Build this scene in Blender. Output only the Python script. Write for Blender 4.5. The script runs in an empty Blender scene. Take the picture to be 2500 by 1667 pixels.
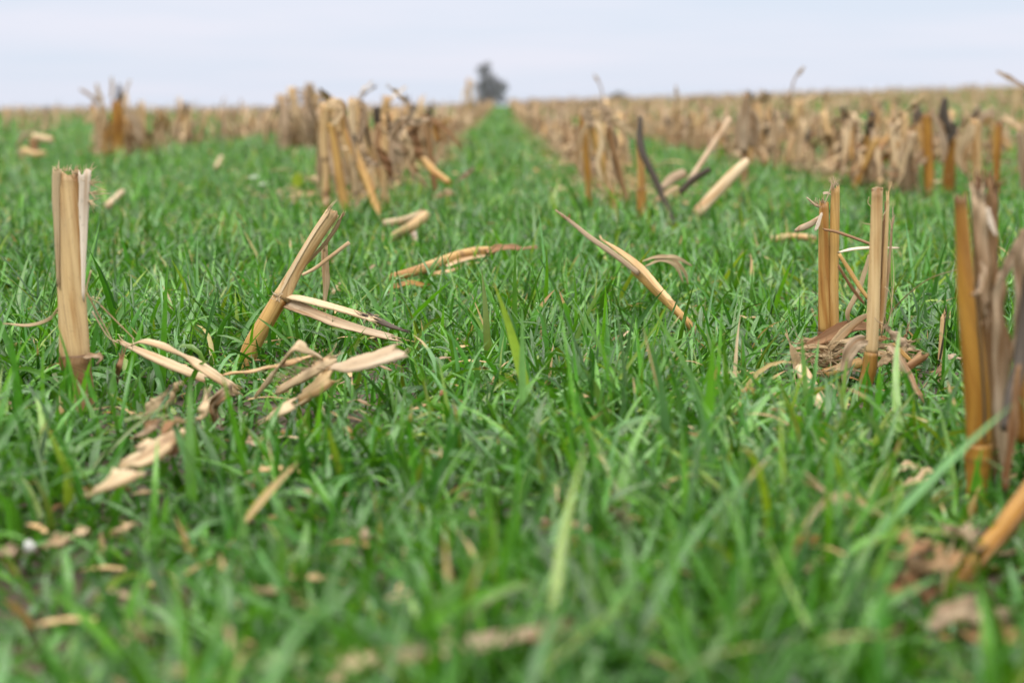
import bpy, math, random
import numpy as np
from mathutils import Vector, Matrix

random.seed(7)
rng = np.random.default_rng(11)
sc = bpy.context.scene
COL = sc.collection
R = math.radians

# ------------------------------------------------------------------ camera
H = 0.27                       # lens height over the soil, metres
FPX = 2500 * 50 / 36.0         # focal length in pixels of the 2500 px wide photograph
HORIZON = 262
PITCH = math.atan((833.5 - HORIZON) / FPX)
YAW = math.atan((1250 - 1228) / FPX)
cd = bpy.data.cameras.new('camera')
cam = bpy.data.objects.new('camera', cd)
COL.objects.link(cam)
cam.location = (0, 0, H)
cam.rotation_euler = (math.pi / 2 - PITCH, 0, -YAW)
cd.sensor_width = 36; cd.lens = 50
cd.clip_start = 0.02; cd.clip_end = 5000
cd.dof.use_dof = True
cd.dof.focus_distance = 1.47
cd.dof.aperture_fstop = 4.6
sc.camera = cam

# ------------------------------------------------------------------ overcast sky and veiled sun
SUN_EL, SUN_AZ = R(52), R(205)
w = bpy.data.worlds.new('World'); sc.world = w; w.use_nodes = True
nt = w.node_tree; nt.nodes.clear()
def wn(t, **k):
    n = nt.nodes.new(t)
    for a, b in k.items(): setattr(n, a, b)
    return n
out = wn('ShaderNodeOutputWorld'); bg = wn('ShaderNodeBackground'); bg.inputs['Strength'].default_value = 0.1
sky = wn('ShaderNodeTexSky', sky_type='NISHITA'); sky.sun_disc = False
sky.sun_elevation = SUN_EL; sky.sun_rotation = SUN_AZ; sky.air_density = 1.0; sky.dust_density = 2.0
tc = wn('ShaderNodeTexCoord'); sx = wn('ShaderNodeSeparateXYZ')
nt.links.new(tc.outputs['Generated'], sx.inputs[0])
zr = wn('ShaderNodeMapRange'); zr.inputs['From Min'].default_value = 0.07; zr.inputs['From Max'].default_value = 1.0
zr.inputs['To Min'].default_value = 6.05; zr.inputs['To Max'].default_value = 24.0     # an overcast sky is three times as bright overhead
nt.links.new(sx.outputs['Z'], zr.inputs['Value'])
mp = wn('ShaderNodeMapping'); mp.inputs['Scale'].default_value = (2.2, 2.2, 26)
nt.links.new(tc.outputs['Generated'], mp.inputs['Vector'])
ns = wn('ShaderNodeTexNoise'); ns.inputs['Scale'].default_value = 1.6; ns.inputs['Detail'].default_value = 4; ns.inputs['Roughness'].default_value = 0.5
nt.links.new(mp.outputs[0], ns.inputs['Vector'])
cr = wn('ShaderNodeValToRGB')
cr.color_ramp.elements[0].position = 0.35; cr.color_ramp.elements[0].color = (0.865, 0.95, 1.10, 1)
cr.color_ramp.elements[1].position = 0.66; cr.color_ramp.elements[1].color = (0.985, 1.0, 1.13, 1)
nt.links.new(ns.outputs['Fac'], cr.inputs['Fac'])
vm = wn('ShaderNodeVectorMath', operation='MULTIPLY')
cb = wn('ShaderNodeCombineXYZ')
for i in range(3): nt.links.new(zr.outputs[0], cb.inputs[i])
zt = wn('ShaderNodeMapRange'); zt.inputs['From Min'].default_value = 0.10; zt.inputs['From Max'].default_value = 0.45
nt.links.new(sx.outputs['Z'], zt.inputs['Value'])
zc_ = wn('ShaderNodeMix', data_type='RGBA'); zc_.inputs['B'].default_value = (1.03, 1.0, 0.94, 1)     # the cloud sheet overhead is neutral white
nt.links.new(zt.outputs[0], zc_.inputs['Factor']); nt.links.new(cr.outputs[0], zc_.inputs['A'])
nt.links.new(zc_.outputs['Result'], vm.inputs[0]); nt.links.new(cb.outputs[0], vm.inputs[1])
mx = wn('ShaderNodeMix', data_type='RGBA'); mx.inputs['Factor'].default_value = 0.93
nt.links.new(sky.outputs[0], mx.inputs['A']); nt.links.new(vm.outputs[0], mx.inputs['B'])
nt.links.new(mx.outputs['Result'], bg.inputs['Color']); nt.links.new(bg.outputs[0], out.inputs['Surface'])

sd = bpy.data.lights.new('sun', 'SUN'); sd.energy = 1.5; sd.angle = R(30); sd.color = (1.0, 0.96, 0.9)
so = bpy.data.objects.new('sun', sd); COL.objects.link(so)
sdir = Vector((math.sin(SUN_AZ) * math.cos(SUN_EL), math.cos(SUN_AZ) * math.cos(SUN_EL), math.sin(SUN_EL)))
so.rotation_euler = sdir.to_track_quat('Z', 'Y').to_euler()

sc.view_settings.view_transform = 'Standard'; sc.view_settings.look = 'None'
sc.view_settings.gamma = 1; sc.view_settings.exposure = 0.52
sc.render.engine = 'CYCLES'
sc.cycles.use_denoising = True
sc.cycles.max_bounces = 8; sc.cycles.diffuse_bounces = 4; sc.cycles.transmission_bounces = 4
sc.cycles.caustics_reflective = False; sc.cycles.caustics_refractive = False

# ------------------------------------------------------------------ pixel -> place
Mc = Matrix.Translation(cam.location) @ cam.rotation_euler.to_matrix().to_4x4()
Rc = Mc.to_3x3()
def ray(px, py): return Rc @ Vector(((px - 1250) / FPX, -(py - 833.5) / FPX, -1.0))
def G(px, py, z=0.0):
    r = ray(px, py); t = (z - H) / r.z
    return Vector(cam.location) + r * t
def A(px, py, Y):
    r = ray(px, py); return Vector(cam.location) + r * (Y / r.y)
def pl(pts, Y, dY=None):
    n = len(pts)
    if not isinstance(Y, (list, tuple)): Y = [Y] * n
    if len(Y) == 2 and n > 2: Y = [Y[0] + (Y[1] - Y[0]) * i / (n - 1) for i in range(n)]
    return [A(p[0], p[1], y) for p, y in zip(pts, Y)]
def gl(pts): return [G(*p) for p in pts]
def foot(p, dx=0.0): return Vector((p.x + dx, p.y, -0.012))
def wp(px, Y): return px * Y / FPX * 1.0

# ------------------------------------------------------------------ terrain
AZ = [-1.2, -0.35, -0.15, 0.0, 0.08, 0.18, 0.366, 1.2]
ZC = [0.05, 0.063, 0.075, 0.29, 0.49, 0.68, 1.05, 1.9]
def terrain(x, y):
    x = np.asarray(x, float); y = np.asarray(y, float)
    yy = np.maximum(y, 0.01)
    zc = np.interp(x / yy, AZ, ZC)
    s = np.clip((yy - 9) / 51, 0, 1) ** 1.35
    z = np.where(y > 9, s * zc, 0)
    z = np.where(y > 60, zc - (y - 60) * 0.022, z)
    z = np.maximum(z, -9)
    z = z + 0.006 * np.sin(x * 3.1 + 1.3) * np.sin(y * 2.3) * np.clip(y / 2, 0, 1)
    return z
def tz(x, y): return float(terrain(x, y))

# ------------------------------------------------------------------ materials
def newmat(name):
    m = bpy.data.materials.new(name); m.use_nodes = True
    t = m.node_tree; t.nodes.clear()
    def N(ty, **k):
        n = t.nodes.new(ty)
        for a, b in k.items(): setattr(n, a, b)
        return n
    def L(a, b): t.links.new(a, b)
    return m, N, L
def ramp(N, stops):
    r = N('ShaderNodeValToRGB'); e = r.color_ramp.elements
    while len(e) < len(stops): e.new(0.5)
    for i, (p, c) in enumerate(stops):
        e[i].position = p; e[i].color = (*c, 1)
    return r
def straw(name, c_dark, c_mid, c_light, spot=(0.05, 0.035, 0.025), spot_amt=0.35, grey=(0.30, 0.235, 0.165), grey_amt=0.3, trans=0.0, rough=0.6, pith=(0.5, 0.38, 0.25), along=9, across=420):
    m, N, L = newmat(name)
    o = N('ShaderNodeOutputMaterial'); b = N('ShaderNodeBsdfPrincipled'); b.inputs['Roughness'].default_value = rough
    b.inputs['Specular IOR Level'].default_value = 0.35
    uv = N('ShaderNodeUVMap'); uv.uv_map = 'UVMap'
    oi = N('ShaderNodeObjectInfo')
    mul = N('ShaderNodeMath', operation='MULTIPLY'); mul.inputs[1].default_value = 37.0; L(oi.outputs['Random'], mul.inputs[0])
    w_ = N('ShaderNodeMath', operation='ADD'); w_.inputs[1].default_value = 5.7; L(mul.outputs[0], w_.inputs[0])
    mp = N('ShaderNodeMapping'); mp.inputs['Scale'].default_value = (across, along, 1); L(uv.outputs[0], mp.inputs['Vector'])
    n1 = N('ShaderNodeTexNoise', noise_dimensions='4D'); n1.inputs['Scale'].default_value = 1.0; n1.inputs['Detail'].default_value = 5; n1.inputs['Roughness'].default_value = 0.62
    L(mp.outputs[0], n1.inputs['Vector']); L(mul.outputs[0], n1.inputs['W'])
    r1 = ramp(N, [(0.20, c_dark), (0.5, c_mid), (0.84, c_light)]); L(n1.outputs['Fac'], r1.inputs['Fac'])
    # weathered grey patches
    mp2 = N('ShaderNodeMapping'); mp2.inputs['Scale'].default_value = (70, 14, 1); L(uv.outputs[0], mp2.inputs['Vector'])
    n2 = N('ShaderNodeTexNoise', noise_dimensions='4D'); n2.inputs['Scale'].default_value = 1.0; n2.inputs['Detail'].default_value = 3
    L(mp2.outputs[0], n2.inputs['Vector']); L(mul.outputs[0], n2.inputs['W'])
    g1 = N('ShaderNodeMapRange'); g1.inputs['From Min'].default_value = 0.5; g1.inputs['From Max'].default_value = 0.72; g1.inputs['To Max'].default_value = grey_amt
    L(n2.outputs['Fac'], g1.inputs['Value'])
    m1 = N('ShaderNodeMix', data_type='RGBA'); L(g1.outputs[0], m1.inputs['Factor']); L(r1.outputs[0], m1.inputs['A']); m1.inputs['B'].default_value = (*grey, 1)
    # dark flecks
    mp3 = N('ShaderNodeMapping'); mp3.inputs['Scale'].default_value = (900, 130, 1); L(uv.outputs[0], mp3.inputs['Vector'])
    n3 = N('ShaderNodeTexNoise', noise_dimensions='4D'); n3.inputs['Scale'].default_value = 1.0; n3.inputs['Detail'].default_value = 2
    L(mp3.outputs[0], n3.inputs['Vector']); L(mul.outputs[0], n3.inputs['W'])
    g2 = N('ShaderNodeMapRange'); g2.inputs['From Min'].default_value = 0.62; g2.inputs['From Max'].default_value = 0.74; g2.inputs['To Max'].default_value = spot_amt
    L(n3.outputs['Fac'], g2.inputs['Value'])
    m2 = N('ShaderNodeMix', data_type='RGBA'); L(g2.outputs[0], m2.inputs['Factor']); L(m1.outputs['Result'], m2.inputs['A']); m2.inputs['B'].default_value = (*spot, 1)
    mp6 = N('ShaderNodeMapping'); mp6.inputs['Scale'].default_value = (620, 5, 1); L(uv.outputs[0], mp6.inputs['Vector'])
    n6 = N('ShaderNodeTexNoise', noise_dimensions='4D'); n6.inputs['Scale'].default_value = 1.0; n6.inputs['Detail'].default_value = 2
    L(mp6.outputs[0], n6.inputs['Vector']); L(mul.outputs[0], n6.inputs['W'])
    g6 = N('ShaderNodeMapRange'); g6.inputs['From Min'].default_value = 0.66; g6.inputs['From Max'].default_value = 0.72; g6.inputs['To Max'].default_value = 0.6      # hairline splits
    L(n6.outputs['Fac'], g6.inputs['Value'])
    mp7 = N('ShaderNodeMapping'); mp7.inputs['Scale'].default_value = (260, 190, 1); L(uv.outputs[0], mp7.inputs['Vector'])
    n7 = N('ShaderNodeTexNoise', noise_dimensions='4D'); n7.inputs['Scale'].default_value = 1.0; n7.inputs['Detail'].default_value = 4; n7.inputs['Roughness'].default_value = 0.7
    L(mp7.outputs[0], n7.inputs['Vector']); L(w_.outputs[0], n7.inputs['W'])
    g7 = N('ShaderNodeMapRange'); g7.inputs['From Min'].default_value = 0.60; g7.inputs['From Max'].default_value = 0.70; g7.inputs['To Max'].default_value = spot_amt * 0.9   # mould specks
    L(n7.outputs['Fac'], g7.inputs['Value'])
    ga = N('ShaderNodeMath', operation='MAXIMUM'); L(g6.outputs[0], ga.inputs[0]); L(g7.outputs[0], ga.inputs[1])
    m6 = N('ShaderNodeMix', data_type='RGBA'); L(ga.outputs[0], m6.inputs['Factor']); L(m2.outputs['Result'], m6.inputs['A']); m6.inputs['B'].default_value = (0.085, 0.05, 0.03, 1)
    m2 = m6
    at = N('ShaderNodeAttribute'); at.attribute_name = 'tint'
    p1 = N('ShaderNodeMath', operation='MAXIMUM'); p1.inputs[1].default_value = 0; L(at.outputs['Fac'], p1.inputs[0])
    ng = N('ShaderNodeMath', operation='MULTIPLY'); ng.inputs[1].default_value = -1; L(at.outputs['Fac'], ng.inputs[0])
    p2 = N('ShaderNodeMath', operation='MAXIMUM'); p2.inputs[1].default_value = 0; L(ng.outputs[0], p2.inputs[0])
    m3 = N('ShaderNodeMix', data_type='RGBA'); L(p1.outputs[0], m3.inputs['Factor']); L(m2.outputs['Result'], m3.inputs['A']); m3.inputs['B'].default_value = (0.07, 0.035, 0.018, 1)
    m4 = N('ShaderNodeMix', data_type='RGBA'); L(p2.outputs[0], m4.inputs['Factor']); L(m3.outputs['Result'], m4.inputs['A']); m4.inputs['B'].default_value = (*pith, 1)
    mp5 = N('ShaderNodeMapping'); mp5.inputs['Scale'].default_value = (95, 7, 1); L(uv.outputs[0], mp5.inputs['Vector'])
    n5 = N('ShaderNodeTexNoise', noise_dimensions='4D'); n5.inputs['Scale'].default_value = 1.0; n5.inputs['Detail'].default_value = 3; n5.inputs['Roughness'].default_value = 0.6
    w5 = N('ShaderNodeMath', operation='ADD'); w5.inputs[1].default_value = 11.3; L(mul.outputs[0], w5.inputs[0])
    L(mp5.outputs[0], n5.inputs['Vector']); L(w5.outputs[0], n5.inputs['W'])
    st = ramp(N, [(0.36, (0.62, 0.44, 0.27)), (0.52, (1.0, 0.97, 0.93)), (0.75, (1.12, 1.12, 1.1))]); L(n5.outputs['Fac'], st.inputs['Fac'])
    m5 = N('ShaderNodeMix', data_type='RGBA', blend_type='MULTIPLY'); m5.inputs['Factor'].default_value = 1.0
    L(m4.outputs['Result'], m5.inputs['A']); L(st.outputs[0], m5.inputs['B'])
    m4 = m5
    L(m4.outputs['Result'], b.inputs['Base Color'])
    bp = N('ShaderNodeBump'); bp.inputs['Strength'].default_value = 0.35; bp.inputs['Distance'].default_value = 0.0006
    L(n1.outputs['Fac'], bp.inputs['Height']); L(bp.outputs[0], b.inputs['Normal'])
    if trans > 0:
        tr = N('ShaderNodeBsdfTranslucent'); L(m4.outputs['Result'], tr.inputs['Color'])
        ms = N('ShaderNodeMixShader'); ms.inputs[0].default_value = trans
        L(b.outputs[0], ms.inputs[1]); L(tr.outputs[0], ms.inputs[2]); L(ms.outputs[0], o.inputs['Surface'])
    else:
        L(b.outputs[0], o.inputs['Surface'])
    return m
M = {}
M['tan'] = straw('straw_tan', (0.31, 0.195, 0.085), (0.49, 0.345, 0.175), (0.60, 0.455, 0.27), grey_amt=0.25)
M['gold'] = straw('straw_golden', (0.25, 0.135, 0.030), (0.42, 0.255, 0.080), (0.52, 0.35, 0.14), grey_amt=0.2, rough=0.48)
M['amber'] = straw('straw_amber', (0.16, 0.075, 0.012), (0.31, 0.155, 0.024), (0.40, 0.225, 0.05), grey_amt=0.15, rough=0.45)
M['pale'] = straw('straw_pale', (0.34, 0.245, 0.145), (0.50, 0.385, 0.245), (0.61, 0.50, 0.35), grey_amt=0.45, spot_amt=0.5)
M['grey'] = straw('straw_grey', (0.19, 0.13, 0.08), (0.38, 0.285, 0.19), (0.55, 0.44, 0.32), grey=(0.58, 0.50, 0.41), grey_amt=0.45, spot_amt=0.6)
M['brown'] = straw('straw_brown', (0.10, 0.052, 0.022), (0.22, 0.125, 0.055), (0.36, 0.23, 0.12), grey_amt=0.3)
M['black'] = straw('straw_mouldy_black', (0.017, 0.012, 0.008), (0.038, 0.029, 0.021), (0.09, 0.07, 0.048), grey=(0.13, 0.10, 0.07), grey_amt=0.35, spot_amt=0.5)
M['leaf'] = straw('dry_leaf_tan', (0.26, 0.18, 0.095), (0.44, 0.335, 0.205), (0.57, 0.46, 0.31), grey_amt=0.35, trans=0.25, rough=0.7, across=700)
M['leafgrey'] = straw('dry_leaf_grey', (0.16, 0.11, 0.07), (0.33, 0.245, 0.165), (0.50, 0.40, 0.29), grey=(0.46, 0.40, 0.33), grey_amt=0.4, spot_amt=0.6, trans=0.2, rough=0.75, across=700)
M['leafbrown'] = straw('dry_leaf_brown', (0.12, 0.055, 0.022), (0.25, 0.13, 0.06), (0.42, 0.27, 0.14), grey_amt=0.3, trans=0.2, rough=0.7, across=700)
M['white'] = straw('bleached_sheath', (0.36, 0.28, 0.21), (0.58, 0.50, 0.42), (0.74, 0.68, 0.60), grey=(0.3, 0.24, 0.2), grey_amt=0.4, spot_amt=0.5)

def plain(name, col, rough=0.6, trans=0.0, var=0.15, scale=60):
    m, N, L = newmat(name)
    o = N('ShaderNodeOutputMaterial'); b = N('ShaderNodeBsdfPrincipled'); b.inputs['Roughness'].default_value = rough
    tc = N('ShaderNodeTexCoord'); n = N('ShaderNodeTexNoise'); n.inputs['Scale'].default_value = scale; L(tc.outputs['Object'], n.inputs['Vector'])
    r = ramp(N, [(0.3, tuple(c * (1 - var) for c in col)), (0.7, tuple(min(1, c * (1 + var)) for c in col))]); L(n.outputs['Fac'], r.inputs['Fac'])
    L(r.outputs[0], b.inputs['Base Color'])
    if trans:
        tr = N('ShaderNodeBsdfTranslucent'); L(r.outputs[0], tr.inputs['Color'])
        ms = N('ShaderNodeMixShader'); ms.inputs[0].default_value = trans
        L(b.outputs[0], ms.inputs[1]); L(tr.outputs[0], ms.inputs[2]); L(ms.outputs[0], o.inputs['Surface'])
    else: L(b.outputs[0], o.inputs['Surface'])
    return m

def grass_material():
    m, N, L = newmat('cereal_blade')
    o = N('ShaderNodeOutputMaterial'); b = N('ShaderNodeBsdfPrincipled')
    b.inputs['Roughness'].default_value = 0.27; b.inputs['Specular IOR Level'].default_value = 0.85
    at = N('ShaderNodeAttribute'); at.attribute_name = 'blade'
    sp = N('ShaderNodeSeparateColor'); L(at.outputs['Color'], sp.inputs[0])     # R hue pick, G value pick, B dryness of this point
    rc = ramp(N, [(0.0, (0.027, 0.115, 0.009)), (0.26, (0.048, 0.175, 0.012)), (0.48, (0.098, 0.272, 0.014)), (0.64, (0.064, 0.198, 0.034)), (0.82, (0.120, 0.270, 0.092)), (1.0, (0.20, 0.29, 0.025))])
    L(sp.outputs[0], rc.inputs['Fac'])
    vr = N('ShaderNodeMapRange'); vr.inputs['To Min'].default_value = 0.46; vr.inputs['To Max'].default_value = 1.42; L(sp.outputs[1], vr.inputs['Value'])
    uv = N('ShaderNodeUVMap'); uv.uv_map = 'UVMap'
    su = N('ShaderNodeSeparateXYZ'); L(uv.outputs[0], su.inputs[0])
    wv = N('ShaderNodeMath', operation='MULTIPLY'); wv.inputs[1].default_value = 44.0; L(su.outputs['X'], wv.inputs[0])
    sn = N('ShaderNodeMath', operation='SINE'); L(wv.outputs[0], sn.inputs[0])
    vs = N('ShaderNodeMapRange'); vs.inputs['From Min'].default_value = -1; vs.inputs['To Min'].default_value = 0.90; vs.inputs['To Max'].default_value = 1.08; L(sn.outputs[0], vs.inputs['Value'])
    tcn = N('ShaderNodeTexCoord'); nz = N('ShaderNodeTexNoise'); nz.inputs['Scale'].default_value = 90; nz.inputs['Detail'].default_value = 2; L(tcn.outputs['Object'], nz.inputs['Vector'])
    vz = N('ShaderNodeMapRange'); vz.inputs['From Min'].default_value = 0.3; vz.inputs['From Max'].default_value = 0.7; vz.inputs['To Min'].default_value = 0.85; vz.inputs['To Max'].default_value = 1.15; L(nz.outputs['Fac'], vz.inputs['Value'])
    k1 = N('ShaderNodeMath', operation='MULTIPLY'); L(vr.outputs[0], k1.inputs[0]); L(vs.outputs[0], k1.inputs[1])
    k2 = N('ShaderNodeMath', operation='MULTIPLY'); L(k1.outputs[0], k2.inputs[0]); L(vz.outputs[0], k2.inputs[1])
    sc_ = N('ShaderNodeVectorMath', operation='SCALE'); L(rc.outputs[0], sc_.inputs[0]); L(k2.outputs[0], sc_.inputs['Scale'])
    dr = ramp(N, [(0.0, (0.30, 0.30, 0.05)), (0.4, (0.46, 0.34, 0.13)), (0.75, (0.42, 0.27, 0.12)), (1.0, (0.50, 0.38, 0.22))])
    L(sp.outputs[2], dr.inputs['Fac'])
    df = N('ShaderNodeMapRange'); df.inputs['From Min'].default_value = 0.05; df.inputs['From Max'].default_value = 0.4; L(sp.outputs[2], df.inputs['Value'])
    mx = N('ShaderNodeMix', data_type='RGBA'); L(df.outputs[0], mx.inputs['Factor']); L(sc_.outputs[0], mx.inputs['A']); L(dr.outputs[0], mx.inputs['B'])
    L(mx.outputs['Result'], b.inputs['Base Color'])
    bp = N('ShaderNodeBump'); bp.inputs['Strength'].default_value = 0.25; bp.inputs['Distance'].default_value = 0.0004; L(sn.outputs[0], bp.inputs['Height']); L(bp.outputs[0], b.inputs['Normal'])
    hs = N('ShaderNodeHueSaturation'); hs.inputs['Hue'].default_value = 0.492; hs.inputs['Saturation'].default_value = 1.12; hs.inputs['Value'].default_value = 1.25; L(mx.outputs['Result'], hs.inputs['Color'])
    tr = N('ShaderNodeBsdfTranslucent'); L(hs.outputs[0], tr.inputs['Color'])
    ms = N('ShaderNodeMixShader'); ms.inputs[0].default_value = 0.27
    L(b.outputs[0], ms.inputs[1]); L(tr.outputs[0], ms.inputs[2]); L(ms.outputs[0], o.inputs['Surface'])
    return m
M['grass'] = grass_material()

def soil_material():
    m, N, L = newmat('field_soil')
    o = N('ShaderNodeOutputMaterial'); b = N('ShaderNodeBsdfPrincipled'); b.inputs['Roughness'].default_value = 0.9
    ge = N('ShaderNodeNewGeometry')
    n1 = N('ShaderNodeTexNoise'); n1.inputs['Scale'].default_value = 45; n1.inputs['Detail'].default_value = 6; L(ge.outputs['Position'], n1.inputs['Vector'])
    r1 = ramp(N, [(0.3, (0.035, 0.024, 0.016)), (0.55, (0.075, 0.052, 0.035)), (0.75, (0.13, 0.095, 0.06))]); L(n1.outputs['Fac'], r1.inputs['Fac'])
    # beyond a dozen metres the sheet carries the crop itself: green lanes
    n2 = N('ShaderNodeTexNoise'); n2.inputs['Scale'].default_value = 3.0; n2.inputs['Detail'].default_value = 4; L(ge.outputs['Position'], n2.inputs['Vector'])
    r2 = ramp(N, [(0.3, (0.05, 0.12, 0.02)), (0.6, (0.085, 0.18, 0.03)), (0.8, (0.16, 0.16, 0.06))]); L(n2.outputs['Fac'], r2.inputs['Fac'])
    sp = N('ShaderNodeSeparateXYZ'); L(ge.outputs['Position'], sp.inputs[0])
    mr = N('ShaderNodeMapRange'); mr.inputs['From Min'].default_value = 6; mr.inputs['From Max'].default_value = 18; L(sp.outputs['Y'], mr.inputs['Value'])
    mx = N('ShaderNodeMix', data_type='RGBA'); L(mr.outputs[0], mx.inputs['Factor']); L(r1.outputs[0], mx.inputs['A']); L(r2.outputs[0], mx.inputs['B'])
    L(mx.outputs['Result'], b.inputs['Base Color'])
    bp = N('ShaderNodeBump'); bp.inputs['Strength'].default_value = 0.8; bp.inputs['Distance'].default_value = 0.01; L(n1.outputs['Fac'], bp.inputs['Height']); L(bp.outputs[0], b.inputs['Normal'])
    L(b.outputs[0], o.inputs['Surface'])
    return m
M['soil'] = soil_material()

# ------------------------------------------------------------------ mesh builder
def smooth_path(pts, n):
    pts = [Vector(p) for p in pts]
    if len(pts) == 2:
        return [pts[0].lerp(pts[1], i / (n - 1)) for i in range(n)]
    P = [pts[0] * 2 - pts[1]] + pts + [pts[-1] * 2 - pts[-2]]
    seg = len(pts) - 1; res = []
    for i in range(n):
        u = i / (n - 1) * seg; k = min(int(u), seg - 1); t = u - k
        a, b, c, d = P[k], P[k + 1], P[k + 2], P[k + 3]
        res.append(0.5 * ((2 * b) + (c - a) * t + (2 * a - 5 * b + 4 * c - d) * t * t + (3 * b - a - 3 * c + d) * t ** 3))
    return res
def interp(vals, n):
    if not isinstance(vals, (list, tuple)): return [vals] * n
    x = np.linspace(0, 1, len(vals)); return list(np.interp(np.linspace(0, 1, n), x, vals))

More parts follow.
